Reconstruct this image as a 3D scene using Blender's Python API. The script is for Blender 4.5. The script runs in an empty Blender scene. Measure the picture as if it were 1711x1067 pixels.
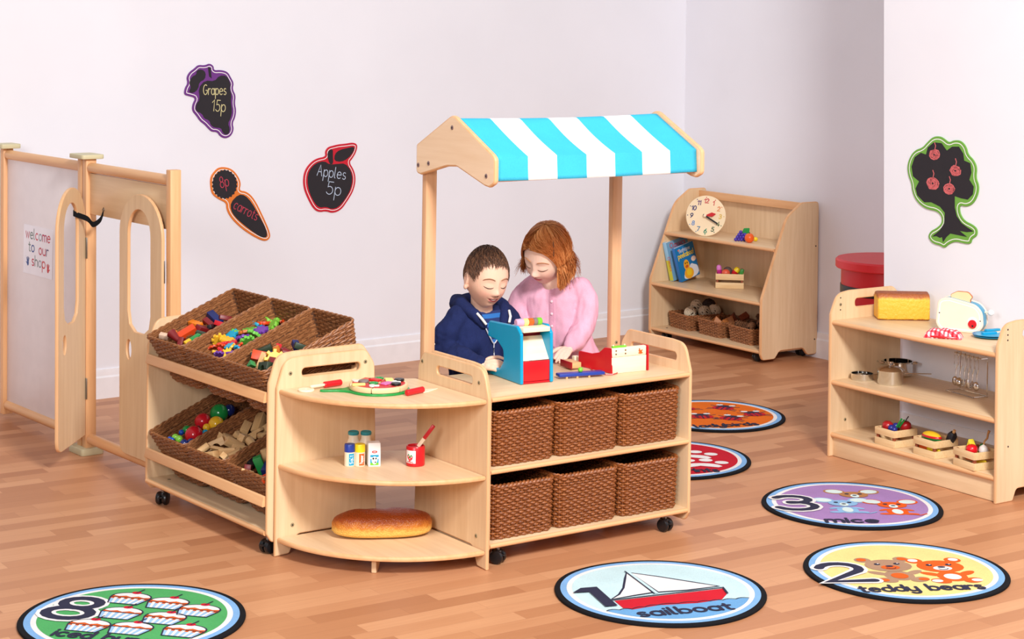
import bpy, bmesh, math, random
from math import sin, cos, pi, radians, sqrt, atan2, hypot, tan, exp
from mathutils import Vector as V, Matrix, Euler, noise
from mathutils.geometry import tessellate_polygon
from mathutils.bvhtree import BVHTree
import numpy as np
random.seed(7)
RND = random.Random(11)
SC = bpy.context.scene
COL = SC.collection

# ------------------------------------------------------------------ camera, light, exposure
FPX, PX0, PY0, ROLL, CAMH = 3121.0, 855.5, 30.4, radians(.8), 1.8
cu, su = cos(ROLL), sin(ROLL)
cam = bpy.data.cameras.new('camera')
cam.sensor_width = 36
cam.lens = FPX / 1711 * 36
cam.shift_y = -(533.5 - PY0) / 1711
cam.clip_end = 100
camo = bpy.data.objects.new('camera', cam)
COL.objects.link(camo)
r_, u_, b_ = V((cu, 0, su)), V((-su, 0, cu)), V((0, -1, 0))
camo.matrix_world = Matrix(((r_.x, u_.x, b_.x, 0), (r_.y, u_.y, b_.y, 0), (r_.z, u_.z, b_.z, CAMH), (0, 0, 0, 1)))
SC.camera = camo
SC.view_settings.view_transform = 'Standard'
SC.view_settings.look = 'None'
SC.view_settings.gamma = 1
SC.view_settings.use_curve_mapping = False
SC.view_settings.exposure = 0.0
W = bpy.data.worlds.new('studio')
SC.world = W
W.use_nodes = True
_t = W.node_tree                              # a studio room: bright overhead, dimmer towards the floor
_tc, _sp, _rp = (_t.nodes.new(k) for k in ('ShaderNodeTexCoord', 'ShaderNodeSeparateXYZ', 'ShaderNodeValToRGB'))
_t.links.new(_tc.outputs['Generated'], _sp.inputs[0])
_mr = _t.nodes.new('ShaderNodeMapRange')
_mr.inputs[1].default_value, _mr.inputs[2].default_value = -1, 1
_t.links.new(_sp.outputs[2], _mr.inputs[0])
_t.links.new(_mr.outputs[0], _rp.inputs[0])
_e = _rp.color_ramp.elements
_e[0].position, _e[0].color = .42, (.05, .045, .05, 1)
_e[1].position, _e[1].color = .86, (1.0, .97, .99, 1)
_m = _e.new(.58)
_m.color = (.40, .38, .39, 1)
_t.links.new(_rp.outputs[0], _t.nodes['Background'].inputs[0])
_t.nodes['Background'].inputs[1].default_value = 0.56


def area(name, loc, aim, size, power, col=(1, 1, 1)):
    l = bpy.data.lights.new(name, 'AREA')
    l.shape = 'DISK'
    l.size = size
    l.energy = power
    l.color = col
    o = bpy.data.objects.new(name, l)
    COL.objects.link(o)
    o.location = loc
    o.rotation_euler = (V(aim) - V(loc)).to_track_quat('-Z', 'Y').to_euler()
    return o


area('key_softbox', (1.8, 1.7, 4.4), (.6, 8.0, .7), 1.2, 470, (1, .985, .965))
area('fill_softbox', (-1.7, .4, 2.6), (.8, 8.2, .6), 1.5, 165, (1, .985, .985))


# ------------------------------------------------------------------ pixel -> place (all on real surfaces)
def ray(px, py):
    a, b = px - PX0, py - PY0
    return V(((cu * a + su * b) / FPX, 1, -(-su * a + cu * b) / FPX))


def G(px, py, z=0.0):                       # on the level surface of height z
    d = ray(px, py)
    return V((0, 0, CAMH)) + d * ((z - CAMH) / d.z)


def onp(px, py, p0, n):                     # on a plane
    d = ray(px, py)
    o = V((0, 0, CAMH))
    return o + d * ((V(p0) - o).dot(n) / d.dot(n))


class Fr:                                   # a turned floor frame: x along, y depth
    def __init__(s, x, y, th):
        s.o, s.th = V((x, y, 0)), th
        s.d, s.n = V((cos(th), sin(th), 0)), V((-sin(th), cos(th), 0))

    def w(s, x, y, z=0.0):
        return s.o + s.d * x + s.n * y + V((0, 0, z))

    def l(s, P):
        q = V(P) - s.o
        return V((q.dot(s.d), q.dot(s.n), P[2]))


FC = Fr(-.0472, 6.110, .6167)               # counter
FA = Fr(-1.326, 6.893, radians(-52.3))      # tilt rack
FB = Fr(-.3513, 6.4957, radians(-54.7))      # corner shelf
FR = Fr(1.3565, 7.7625, -.973)              # right shelf
FS = Fr(.816, 10.558, radians(-54.6))       # bookcase
FF = Fr(-2.224, 8.281, radians(-51.4))      # partition and gate
FW = Fr(-1.9, 8.68, radians(37.6))          # back wall


# ------------------------------------------------------------------ materials
def lin(c):
    return tuple((x / 255 / 12.92) if x / 255 <= .04045 else ((x / 255 + .055) / 1.055) ** 2.4 for x in c) + (1,)


class NT:
    def __init__(s, name):
        s.m = bpy.data.materials.new(name)
        s.m.use_nodes = True
        s.t = s.m.node_tree
        s.b = s.t.nodes['Principled BSDF']

    def n(s, typ, *ins, **pr):
        x = s.t.nodes.new(typ)
        for k, v in pr.items():
            setattr(x, k, v)
        for i, v in enumerate(ins):
            if v is None:
                continue
            if isinstance(v, bpy.types.NodeSocket):
                s.t.links.new(v, x.inputs[i])
            else:
                x.inputs[i].default_value = v
        return x

    def ma(s, op, a, b=0.0, c=0.0):
        return s.n('ShaderNodeMath', a, b, c, operation=op).outputs[0]

    def ramp(s, f, stops):
        x = s.n('ShaderNodeValToRGB', f)
        e = x.color_ramp.elements
        while len(e) < len(stops):
            e.new(.5)
        for k, (p, c) in enumerate(stops):
            e[k].position = p
            e[k].color = lin(c)
        return x.outputs[0]

    def mix(s, f, a, b, mode='MIX'):
        x = s.n('ShaderNodeMix', data_type='RGBA', blend_type=mode)
        for sock, v in ((x.inputs[0], f), (x.inputs[6], a), (x.inputs[7], b)):
            if isinstance(v, bpy.types.NodeSocket):
                s.t.links.new(v, sock)
            else:
                sock.default_value = v
        return x.outputs[2]

    def obj(s, scale=(1, 1, 1), rot=(0, 0, 0), src=3):
        tc = s.n('ShaderNodeTexCoord')
        return s.n('ShaderNodeMapping', tc.outputs[src], None, rot, scale).outputs[0]

    def noise(s, vec, sc, det=3, rough=.5):
        return s.n('ShaderNodeTexNoise', vec, None, sc, det, rough).outputs[0]

    def bump(s, h, st, dist=.002):
        x = s.n('ShaderNodeBump', st, dist)
        s.t.links.new(h, x.inputs['Height'])
        s.t.links.new(x.outputs[0], s.b.inputs['Normal'])

    def set(s, col=None, rough=.5, metal=0, spec=.5, **kw):
        if col is not None:
            if isinstance(col, bpy.types.NodeSocket):
                s.t.links.new(col, s.b.inputs['Base Color'])
            else:
                s.b.inputs['Base Color'].default_value = col
        s.b.inputs['Roughness'].default_value = rough
        s.b.inputs['Metallic'].default_value = metal
        s.b.inputs['Specular IOR Level'].default_value = spec
        for k, v in kw.items():
            s.b.inputs[k].default_value = v
        return s.m


MATS = {}


def paint(c, rough=.4, metal=0, spec=.5, vary=.015):
    key = (tuple(c), rough, metal)
    if key not in MATS:
        t = NT('paint_%d_%d_%d' % tuple(c))
        if metal:
            MATS[key] = t.set(lin(c), rough, metal, spec)
        else:
            f = t.noise(t.obj(), 14, 2)
            d = tuple(max(0, int(x * (1 - vary))) for x in c)
            MATS[key] = t.set(t.ramp(f, [(.35, d), (.65, c)]), rough, metal, spec)
    return MATS[key]


def wood(name, c1, c2, axis, rough=.42, sc=1.0, spec=.4):
    t = NT(name)
    s = [26 * sc] * 3
    s[axis] = 1.6 * sc
    v = t.obj(tuple(s))
    f = t.noise(v, 2.2, 5, .6)
    s2 = [7 * sc] * 3
    s2[axis] = .7 * sc
    g = t.noise(t.obj(tuple(s2)), 2.0, 3)
    h = t.ma('ADD', t.ma('MULTIPLY', f, .55), t.ma('MULTIPLY', g, .45))
    return t.set(t.ramp(h, [(.33, c2), (.62, c1)]), rough, 0, spec)


MAPLE1, MAPLE2 = (231, 201, 162), (217, 183, 142)
MZ = wood('maple_upright', MAPLE1, MAPLE2, 2)
MX = wood('maple_along', MAPLE1, MAPLE2, 0)
MY = wood('maple_deep', MAPLE1, MAPLE2, 1)
BX = wood('beech_along', (232, 182, 132), (218, 162, 112), 0)
BY = wood('beech_deep', (232, 182, 132), (218, 162, 112), 1)
BZ = wood('beech_upright', (232, 180, 130), (214, 158, 108), 2)
LIP = wood('beech_lipping', (230, 184, 138), (217, 168, 120), 2)
CANM = wood('canopy_maple', (244, 216, 184), (234, 202, 166), 1)
POST = wood('canopy_post_beech', (224, 178, 138), (208, 158, 116), 2)
BLOCKW = wood('plain_block_wood', (228, 186, 132), (208, 158, 102), 0, .5, 3)
CRATE = wood('crate_pine', (236, 204, 156), (222, 184, 132), 0, .5, 3)
CREAM = wood('pale_toy_wood', (248, 232, 204), (240, 220, 188), 0, .5, 2)


def fabric(name, c, rough=.9, sc=420, st=.35, vary=.1):
    t = NT(name)
    f = t.noise(t.obj(), sc, 2)
    g = t.noise(t.obj(), 9, 3)
    d = tuple(int(x * (1 - vary)) for x in c)
    col = t.ramp(t.ma('ADD', t.ma('MULTIPLY', f, .6), t.ma('MULTIPLY', g, .4)), [(.35, d), (.65, c)])
    t.bump(f, st, .001)
    return t.set(col, rough, 0, .15)


def wicker(name, c1, c2, c3):
    t = NT(name)
    f = t.noise(t.obj((30, 30, 160)), 2, 3)
    g = t.noise(t.obj((260, 260, 260)), 1, 2)
    h = t.ma('ADD', t.ma('MULTIPLY', f, .75), t.ma('MULTIPLY', g, .25))
    return t.set(t.ramp(h, [(.3, c3), (.5, c2), (.68, c1)]), .45, 0, .4)


RATTAN = wicker('dark_rattan', (172, 104, 52), (138, 76, 34), (92, 46, 18))
WILLOW = wicker('brown_willow', (178, 122, 78), (140, 88, 52), (98, 58, 32))
WILLOWS = wicker('small_willow', (190, 132, 88), (156, 100, 62), (104, 62, 36))
LINER = paint((46, 26, 14), .9)  # dark browns painted for the shade in basket gaps, no real lining
GAP_BROWN = paint((84, 50, 28), .9)
BLACK = paint((16, 16, 18), .35)
CASTOR = paint((24, 24, 27), .3)
STEEL = paint((218, 217, 215), .08, 1)
ZINC = paint((150, 148, 146), .35, 1)
BRASS = paint((150, 134, 102), .4)
WHITE = paint((244, 243, 242), .45)


# ------------------------------------------------------------------ mesh builder
def T(x=0, y=0, z=0, rx=0, ry=0, rz=0, s=1):
    return Matrix.LocRotScale(V((x, y, z)), Euler((rx, ry, rz)), V((s, s, s)) if not hasattr(s, '__len__') else V(s))


def axes(ex, ey, ez, o=(0, 0, 0)):
    return Matrix(((ex[0], ey[0], ez[0], o[0]), (ex[1], ey[1], ez[1], o[1]), (ex[2], ey[2], ez[2], o[2]), (0, 0, 0, 1)))


def PXP(x):                                  # outline (y,z), thickness along +x from x
    return axes((0, 1, 0), (0, 0, 1), (1, 0, 0), (x, 0, 0))


def PYP(y):                                  # outline (x,z), thickness along -y from y
    return axes((1, 0, 0), (0, 0, 1), (0, -1, 0), (0, y, 0))


def fil(pts, seg=6):                         # corners (x,y,r) rounded
    out = []
    n = len(pts)
    for i in range(n):
        p = pts[i]
        r = p[2] if len(p) > 2 else 0
        c, a, b = V(p[:2]), V(pts[i - 1][:2]), V(pts[(i + 1) % n][:2])
        if r <= 0:
            out.append((c.x, c.y))
            continue
        u, w = (a - c).normalized(), (b - c).normalized()
        ang = u.angle(w)
        k = min(r / tan(ang / 2), .49 * (a - c).length, .49 * (b - c).length)
        q0, q1 = c + u * k, c + w * k
        for j in range(seg + 1):
            t = j / seg
            q = q0 * (1 - t) ** 2 + c * 2 * t * (1 - t) * .92 + (q0 + q1) * t * (1 - t) * .08 + q1 * t * t
            out.append((q.x, q.y))
    return out


def area2(p):
    return sum(p[i - 1][0] * p[i][1] - p[i][0] * p[i - 1][1] for i in range(len(p)))


def inset(p, d):                             # material lies to the left
    n = len(p)
    out = []
    for i in range(n):
        a, c, b = V(p[i - 1]), V(p[i]), V(p[(i + 1) % n])
        u, w = (c - a), (b - c)
        if u.length < 1e-9:
            u = w
        if w.length < 1e-9:
            w = u
        u, w = u.normalized(), w.normalized()
        m = V((-u.y - w.y, u.x + w.x))
        if m.length < 1e-6:
            m = V((-u.y, u.x))
        m.normalize()
        k = max(.4, m.dot(V((-u.y, u.x))))
        q = c + m * (d / k)
        out.append((q.x, q.y))
    return out


def ell(cx, cy, rx, ry=None, n=24, a0=0, a1=360, rot=0):
    ry = rx if ry is None else ry
    full = abs(a1 - a0) >= 360
    k = n if full else n + 1
    R = radians(rot)
    o = []
    for i in range(k):
        a = radians(a0 + (a1 - a0) * i / n)
        x, y = rx * cos(a), ry * sin(a)
        o.append((cx + x * cos(R) - y * sin(R), cy + x * sin(R) + y * cos(R)))
    return o


class MB:
    def __init__(s):
        s.v, s.f, s.m = [], [], []

    def add(s, vs, fs, m=0, M=None):
        k = len(s.v)
        if M is not None:
            vs = [M @ V(p) for p in vs]
            if M.determinant() < 0:
                fs = [tuple(reversed(f)) for f in fs]
        s.v += [tuple(p) for p in vs]
        s.f += [tuple(i + k for i in f) for f in fs]
        s.m += [m] * len(fs)
        return s

    def box(s, c, size, m=0, b=.002, M=None):
        x, y, z = (q / 2 for q in size)
        b = min(b, x * .6, y * .6, z * .6)
        if b <= 0:
            vs = [(i * x, j * y, k * z) for i in (-1, 1) for j in (-1, 1) for k in (-1, 1)]
            fs = [(0, 1, 3, 2), (4, 6, 7, 5), (0, 4, 5, 1), (2, 3, 7, 6), (0, 2, 6, 4), (1, 5, 7, 3)]
        else:
            bm = bmesh.new()
            bmesh.ops.create_cube(bm, size=1)
            for q in bm.verts:
                q.co = V((q.co.x * 2 * x, q.co.y * 2 * y, q.co.z * 2 * z))
            bmesh.ops.bevel(bm, geom=bm.edges[:], offset=b, segments=2, profile=.5, affect='EDGES')
            bm.verts.index_update()
            vs = [q.co.copy() for q in bm.verts]
            fs = [tuple(q.index for q in f.verts) for f in bm.faces]
            bm.free()
        o = T(*c)
        return s.add(vs, fs, m, (M @ o) if M is not None else o)

    def lathe(s, prof, n=24, m=0, M=None):   # (r,z) bottom to top
        vs, fs = [], []
        for r, z in prof:
            vs += [(r * cos(2 * pi * i / n), r * sin(2 * pi * i / n), z) for i in range(n)]
        for k in range(len(prof) - 1):
            for i in range(n):
                j = (i + 1) % n
                fs.append((k * n + i, k * n + j, (k + 1) * n + j, (k + 1) * n + i))
        if prof[0][0] > 1e-6:
            fs.append(tuple(range(n - 1, -1, -1)))
        if prof[-1][0] > 1e-6:
            fs.append(tuple((len(prof) - 1) * n + i for i in range(n)))
        return s.add(vs, fs, m, M)

    def cyl(s, a, b, r, n=16, m=0, bev=0, M=None):
        a, b = V(a), V(b)
        d = b - a
        L = d.length
        Q = d.to_track_quat('Z', 'Y').to_matrix().to_4x4()
        Q.translation = a
        bev = min(bev, r * .5, L * .4)
        pr = [(r, 0), (r, L)] if bev <= 0 else [(r - bev, 0), (r, bev), (r, L - bev), (r - bev, L)]
        return s.lathe(pr, n, m, (M @ Q) if M is not None else Q)

    def tube(s, path, r, n=8, closed=False, m=0, M=None, fl=1.0):
        P = [V(p) for p in path]
        k = len(P)
        R = r if hasattr(r, '__len__') else [r] * k
        vs, fs = [], []
        up = V((0, 0, 1))
        for i in range(k):
            a = P[i - 1] if (i or closed) else P[0]
            b = P[(i + 1) % k] if (i < k - 1 or closed) else P[-1]
            t = (b - a)
            t = t.normalized() if t.length > 1e-9 else V((0, 0, 1))
            x = t.cross(up)
            if x.length < .05:
                x = t.cross(V((0, 1, 0)))
                if x.length < .05:
                    x = t.cross(V((1, 0, 0)))
            x.normalize()
            y = t.cross(x)
            for j in range(n):
                an = 2 * pi * j / n
                vs.append(P[i] + x * (R[i] * cos(an)) + y * (R[i] * fl * sin(an)))
        for i in range(k if closed else k - 1):
            q = (i + 1) % k
            for j in range(n):
                l = (j + 1) % n
                fs.append((i * n + j, q * n + j, q * n + l, i * n + l))
        if not closed:
            fs += [tuple(range(n)), tuple((k - 1) * n + j for j in range(n - 1, -1, -1))]
        return s.add(vs, fs, m, M)

    def sph(s, c, r, nu=20, nv=12, m=0, M=None):
        r = r if hasattr(r, '__len__') else (r, r, r)
        vs, fs = [(0, 0, -1)], []
        for j in range(1, nv):
            a = -pi / 2 + pi * j / nv
            vs += [(cos(a) * cos(2 * pi * i / nu), cos(a) * sin(2 * pi * i / nu), sin(a)) for i in range(nu)]
        vs.append((0, 0, 1))
        e = len(vs) - 1
        for i in range(nu):
            q = (i + 1) % nu
            fs.append((0, 1 + q, 1 + i))
            fs.append((e, e - nu + i, e - nu + q))
            for j in range(nv - 2):
                fs.append((1 + j * nu + i, 1 + j * nu + q, 1 + (j + 1) * nu + q, 1 + (j + 1) * nu + i))
        vs = [(c[0] + p[0] * r[0], c[1] + p[1] * r[1], c[2] + p[2] * r[2]) for p in vs]
        return s.add(vs, fs, m, M)

    def flat(s, poly, z=0.0, m=0, M=None, holes=(), up=True):
        poly = [tuple(p) for p in poly]
        loops = [poly] + [list(h) for h in holes]
        vs = [V((p[0], p[1], z)) for L in loops for p in L]
        tr = tessellate_polygon([[V((p[0], p[1], 0)) for p in L] for L in loops])
        fs = []
        for t in tr:
            a, b, c = (vs[i] for i in t)
            sgn = (b - a).cross(c - a).z
            fs.append(tuple(t) if (sgn > 0) == up else tuple(reversed(t)))
        return s.add(vs, fs, m, M)

    def prism(s, out, t, b=.003, M=None, holes=(), mc=0, mr=None):
        mr = mc if mr is None else mr
        out = list(out)
        if area2(out) < 0:
            out.reverse()
        loops = [out]
        for h in holes:
            h = list(h)
            if area2(h) > 0:
                h.reverse()
            loops.append(h)
        b = min(b, t * .45)
        steps = [(b, 0), (b * .3, b * .3), (0, b), (0, t - b), (b * .3, t - b * .3), (b, t)] if b > 0 else [(0, 0), (0, t)]
        for L in loops:
            n = len(L)
            vs, fs = [], []
            for d, z in steps:
                q = inset(L, d) if d else L
                vs += [(p[0], p[1], z) for p in q]
            for k in range(len(steps) - 1):
                for i in range(n):
                    j = (i + 1) % n
                    fs.append((k * n + i, k * n + j, (k + 1) * n + j, (k + 1) * n + i))
            s.add(vs, fs, mr, M)
        caps = [inset(L, b) if b else L for L in loops]
        s.flat(caps[0], 0, mc, M, caps[1:], up=False)
        s.flat(caps[0], t, mc, M, caps[1:], up=True)
        return s

    def stroke(s, pts, w, z=0.0, m=0, M=None, nd=10, closed=False):
        P = []
        for p in pts:
            q = V((p[0], p[1]))
            if not P or (q - P[-1]).length > w * .04:
                P.append(q)
        s.k = (getattr(s, 'k', 0) + 1) % 4
        z += s.k * .00005
        if len(P) > 3 and (P[0] - P[-1]).length < w * .3 and not closed:
            closed = True
            P.pop()
        n = len(P)
        vs, fs = [], []
        if n == 1:
            P.append(P[0] + V((w * .02, 0)))
            n = 2
        for i in range(n):
            a = P[i - 1] if (i or closed) else None
            b = P[(i + 1) % n] if (i < n - 1 or closed) else None
            u = (P[i] - a).normalized() if a is not None else (b - P[i]).normalized()
            v = (b - P[i]).normalized() if b is not None else u
            t = u + v
            t = t.normalized() if t.length > .2 else u
            nn = V((-t.y, t.x))
            k = min(1.6, 1 / max(.3, nn.dot(V((-u.y, u.x)))))
            h = nn * (w / 2 * k)
            vs += [(P[i].x - h.x, P[i].y - h.y, z), (P[i].x + h.x, P[i].y + h.y, z)]
        for i in range(n if closed else n - 1):
            j = (i + 1) % n
            fs.append((2 * i, 2 * j, 2 * j + 1, 2 * i + 1))
        if not closed and nd:
            for e, (c, o) in enumerate(((P[0], P[0] - P[1]), (P[-1], P[-1] - P[-2]))):
                o = o.normalized()
                q = V((-o.y, o.x))
                k = len(vs)
                m_ = max(3, nd // 2)
                arcp = [c + q * (-w / 2 * cos(pi * i / m_)) + o * (w / 2 * sin(pi * i / m_)) for i in range(m_ + 1)]
                vs += [(p.x, p.y, z) for p in arcp]
                fs.append(tuple(range(k, k + m_ + 1)))
        return s.add(vs, fs, m, M)

    def build(s, name, mats, parent=None, smooth=35, M=None):
        me = bpy.data.meshes.new(name)
        vs = s.v if M is None else [M @ V(p) for p in s.v]
        me.from_pydata([tuple(p) for p in vs], [], s.f)
        for m in (mats if isinstance(mats, (list, tuple)) else [mats]):
            me.materials.append(m)
        me.polygons.foreach_set('material_index', s.m)
        if smooth:
            me.polygons.foreach_set('use_smooth', [True] * len(s.f))
            me.set_sharp_from_angle(angle=radians(smooth))
        me.update()
        o = bpy.data.objects.new(name, me)
        COL.objects.link(o)
        o.parent = parent
        return o


def tag(o, label=None, cat=None, group=None, kind=None):
    for k, v in (('label', label), ('category', cat), ('group', group), ('kind', kind)):
        if v:
            o[k] = v
    return o


def thing(name, label, cat, loc=(0, 0, 0), rotz=0.0, group=None, rot=None):
    o = bpy.data.objects.new(name, None)
    o.empty_display_size = .05
    COL.objects.link(o)
    o.location = loc
    o.rotation_euler = rot if rot else (0, 0, rotz)
    return tag(o, label, cat, group)


def solo(mb, name, mats, label, cat, loc=(0, 0, 0), rotz=0.0, group=None, rot=None, smooth=35):
    o = mb.build(name, mats, None, smooth)
    o.location = loc
    o.rotation_euler = rot if rot else (0, 0, rotz)
    return tag(o, label, cat, group)


def dup(root, loc=None, rot=None, label=None, group=None):
    r = root.copy()
    COL.objects.link(r)
    if loc is not None:
        r.location = loc
    if rot is not None:
        r.rotation_euler = rot
    if label:
        r['label'] = label
    if group:
        r['group'] = group
    for ch in list(root.children):
        c = ch.copy()
        COL.objects.link(c)
        c.parent = r
        for g in list(ch.children):
            d = g.copy()
            COL.objects.link(d)
            d.parent = c
    return r


# ------------------------------------------------------------------ lettering: a round infant stroke hand
def arc(cx, cy, rx, ry, a0, a1, n=10):
    return [(cx + rx * cos(radians(a0 + (a1 - a0) * i / n)), cy + ry * sin(radians(a0 + (a1 - a0) * i / n))) for i in range(n + 1)]


O_ = arc(.45, .5, .45, .5, 0, 360, 18)
GL = {
    'o': (.9, [O_]), 'a': (.9, [O_, [(.9, 1), (.9, 0)]]), 'b': (.9, [O_, [(0, 1.6), (0, 0)]]),
    'c': (.8, [arc(.45, .5, .45, .5, 50, 310)]), 'd': (.9, [O_, [(.9, 1.6), (.9, 0)]]),
    'e': (.9, [[(.03, .52), (.88, .56)], arc(.45, .5, .45, .5, 8, 315, 14)],), 'i': (.1, [[(.05, 1), (.05, 0)], [(.05, 1.42), (.05, 1.45)]]),
    'k': (.75, [[(0, 1.6), (0, 0)], [(.7, 1), (.02, .45), (.75, 0)]]), 'l': (.25, [[(0, 1.6), (0, .2)] + arc(.2, .2, .2, .2, 180, 270, 4)]),
    'h': (.85, [[(0, 1.6), (0, 0)], arc(.42, .58, .42, .42, 180, 0) + [(.84, 0)]]),
    'm': (1.3, [[(0, 1), (0, 0)], arc(.33, .66, .33, .34, 180, 0) + [(.66, 0)], arc(.99, .66, .33, .34, 180, 0) + [(1.32, 0)]]),
    'n': (.85, [[(0, 1), (0, 0)], arc(.42, .58, .42, .42, 180, 0) + [(.84, 0)]]),
    'p': (.9, [O_, [(0, 1), (0, -.65)]]), 'r': (.55, [[(0, 1), (0, 0)], arc(.42, .52, .42, .46, 180, 60, 6)]),
    's': (.7, [arc(.36, .75, .3, .25, 40, 250, 8) + arc(.36, .25, .33, .25, 80, -145, 8)]),
    't': (.6, [[(.25, 1.4), (.25, .25)] + arc(.48, .25, .23, .25, 180, 290, 5), [(0, 1), (.6, 1)]]),
    'u': (.85, [[(0, 1), (0, .42)] + arc(.42, .42, .42, .42, 180, 360, 8), [(.84, 1), (.84, 0)]]),
    'w': (1.2, [[(0, 1), (.3, 0), (.6, .95), (.9, 0), (1.2, 1)]]), 'y': (.85, [[(0, 1), (0, .42)] + arc(.42, .42, .42, .42, 180, 360, 8), [(.84, 1), (.84, -.25)] + arc(.42, -.25, .42, .38, 0, -150, 7)]),
    'A': (1.1, [[(0, 0), (.5, 1.6), (1.05, 0)], [(.2, .6), (.85, .6)]]), 'G': (1.2, [arc(.65, .8, .62, .8, 55, 330) + [(1.2, .7), (.75, .7)]]),
    'B': (.95, [[(0, 0), (0, 1.6)], [(0, 1.6)] + arc(.45, 1.22, .42, .38, 90, -90) + [(0, .84)], [(.45, .84)] + arc(.5, .42, .45, .42, 90, -90) + [(0, 0)]]),
    'C': (1.1, [arc(.65, .8, .62, .8, 50, 310)]), 'S': (.9, [arc(.45, 1.2, .4, .4, 40, 260, 8) + arc(.45, .4, .43, .42, 85, -150, 8)]),
    'P': (.9, [[(0, 0), (0, 1.6)], [(0, 1.6)] + arc(.45, 1.2, .45, .4, 90, -90) + [(0, .8)]]), '!': (.15, [[(.08, 1.6), (.08, .5)], [(.08, .05), (.08, .02)]]),
    '0': (1, [arc(.5, .8, .5, .8, 0, 360, 20)]), '1': (.55, [[(.0, 1.2), (.45, 1.6), (.45, 0)]]),
    '2': (1, [arc(.48, 1.15, .45, .45, 165, -35, 9) + [(.0, .03), (1, .03)]]), '3': (.95, [arc(.42, 1.18, .42, .38, 150, -90, 10) + [(.34, .80)], [(.34, .86)] + arc(.42, .43, .48, .43, 90, -155, 10)]),
    '4': (1.05, [[(.75, 0), (.75, 1.6), (0, .45), (1.05, .45)]]), '5': (.95, [[(.9, 1.58), (.2, 1.58), (.12, .9)] + arc(.42, .5, .5, .5, 115, -150, 10)]),
    '6': (.95, [[(.75, 1.6), (.2, 1.0)] + arc(.46, .48, .46, .48, 150, 510, 18)]), '7': (.95, [[(0, 1.57), (.95, 1.57), (.35, 0)]]),
    '8': (.95, [arc(.47, 1.2, .38, .38, 0, 360, 16), arc(.47, .42, .47, .42, 0, 360, 16)]), '9': (.95, [[(.2, 0), (.75, .6)] + arc(.47, 1.12, .46, .48, -30, 330, 18)]),
    ' ': (.5, [])}


def text_w(s, gap=.32):
    return sum(GL[c][0] + gap for c in s) - gap


def text(mb, s, x, y, size, w, z, m=0, M=None, rot=0.0, center=True, gap=.32, slant=0.0, sx=1.0, colors=None, nd=8):
    L = text_w(s, gap) * size * sx
    ox = -L / 2 if center else 0
    c, q = cos(rot), sin(rot)
    for k, ch in enumerate(s):
        wd, st = GL[ch]
        for line in st:
            pts = []
            for px, py in line:
                a, b = ox + (px + slant * py) * size * sx, py * size
                pts.append((x + a * c - b * q, y + a * q + b * c))
            mb.stroke(pts, w, z, colors[k] if colors else m, M, nd)
        ox += (wd + gap) * size * sx


# ------------------------------------------------------------------ the room
def floor_mat():
    t = NT('beech_strip_floor')
    v = t.obj((1, 1, 1), (0, 0, radians(-34)))
    sp = t.n('ShaderNodeSeparateXYZ', v)
    x, y = sp.outputs[0], sp.outputs[1]
    yr = t.ma('DIVIDE', y, .072)
    row = t.ma('FLOOR', yr)
    rn = t.n('ShaderNodeTexWhiteNoise', row, noise_dimensions='1D')
    t.t.links.new(row, rn.inputs['W'])
    xs = t.ma('DIVIDE', t.ma('ADD', x, t.ma('MULTIPLY', rn.outputs[0], 3.7)), .42)
    colm = t.ma('FLOOR', xs)
    cb = t.n('ShaderNodeCombineXYZ', colm, row, 0.0)
    idn = t.n('ShaderNodeTexWhiteNoise', cb.outputs[0], noise_dimensions='3D')
    pid = idn.outputs[0]
    off = t.n('ShaderNodeCombineXYZ', t.ma('MULTIPLY', pid, 9.0), t.ma('MULTIPLY', pid, 17.0), 0.0)
    gv = t.n('ShaderNodeVectorMath', v, off.outputs[0], operation='ADD').outputs[0]
    gm = t.n('ShaderNodeMapping', gv, None, None, (2.4, 60, 1)).outputs[0]
    gr = t.noise(gm, 1.4, 5, .65)
    base = t.ramp(pid, [(0, (176, 119, 83)), (.35, (197, 139, 99)), (.7, (209, 152, 111)), (1, (219, 163, 121))])
    col = t.mix(t.ma('MULTIPLY', gr, .5), base, lin((164, 104, 66)))
    fy = t.ma('FRACT', yr)
    fx = t.ma('FRACT', xs)
    e = t.ma('MINIMUM', t.ma('MULTIPLY', t.ma('MINIMUM', fy, t.ma('SUBTRACT', 1.0, fy)), .072), t.ma('MULTIPLY', t.ma('MINIMUM', fx, t.ma('SUBTRACT', 1.0, fx)), .42))
    seam = t.ma('LESS_THAN', e, .0006)
    col = t.mix(t.ma('MULTIPLY', seam, .35), col, lin((120, 70, 44)))
    return t.set(col, .42, 0, .3)


def wall_mat(name, c):
    t = NT(name)
    f = t.noise(t.obj(), 2.0, 3)
    g = t.noise(t.obj(), 90, 2)
    t.bump(g, .04, .001)
    d = tuple(int(x * .985) for x in c)
    return t.set(t.ramp(f, [(.3, d), (.7, c)]), .8, 0, .2)


WALLM = wall_mat('white_wall_paint', (236, 236, 243))
SKIRT = paint((240, 238, 242), .45)


def struct(mb, name, mats, smooth=35):
    return tag(mb.build(name, mats, None, smooth), kind='structure')


struct(MB().box((0, 7, -.05), (11, 15, .1), b=0), 'floor', floor_mat())
SIDEY = .405                                 # side wall line, in the bookcase frame
_p, _q = FW.w(0, .03), FS.w(0, SIDEY)
_t = (_q - _p).dot(FS.n) / FW.d.dot(FS.n)
CORNER = _p + FW.d * _t
FW.o = _p
HW = 3.1


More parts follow.
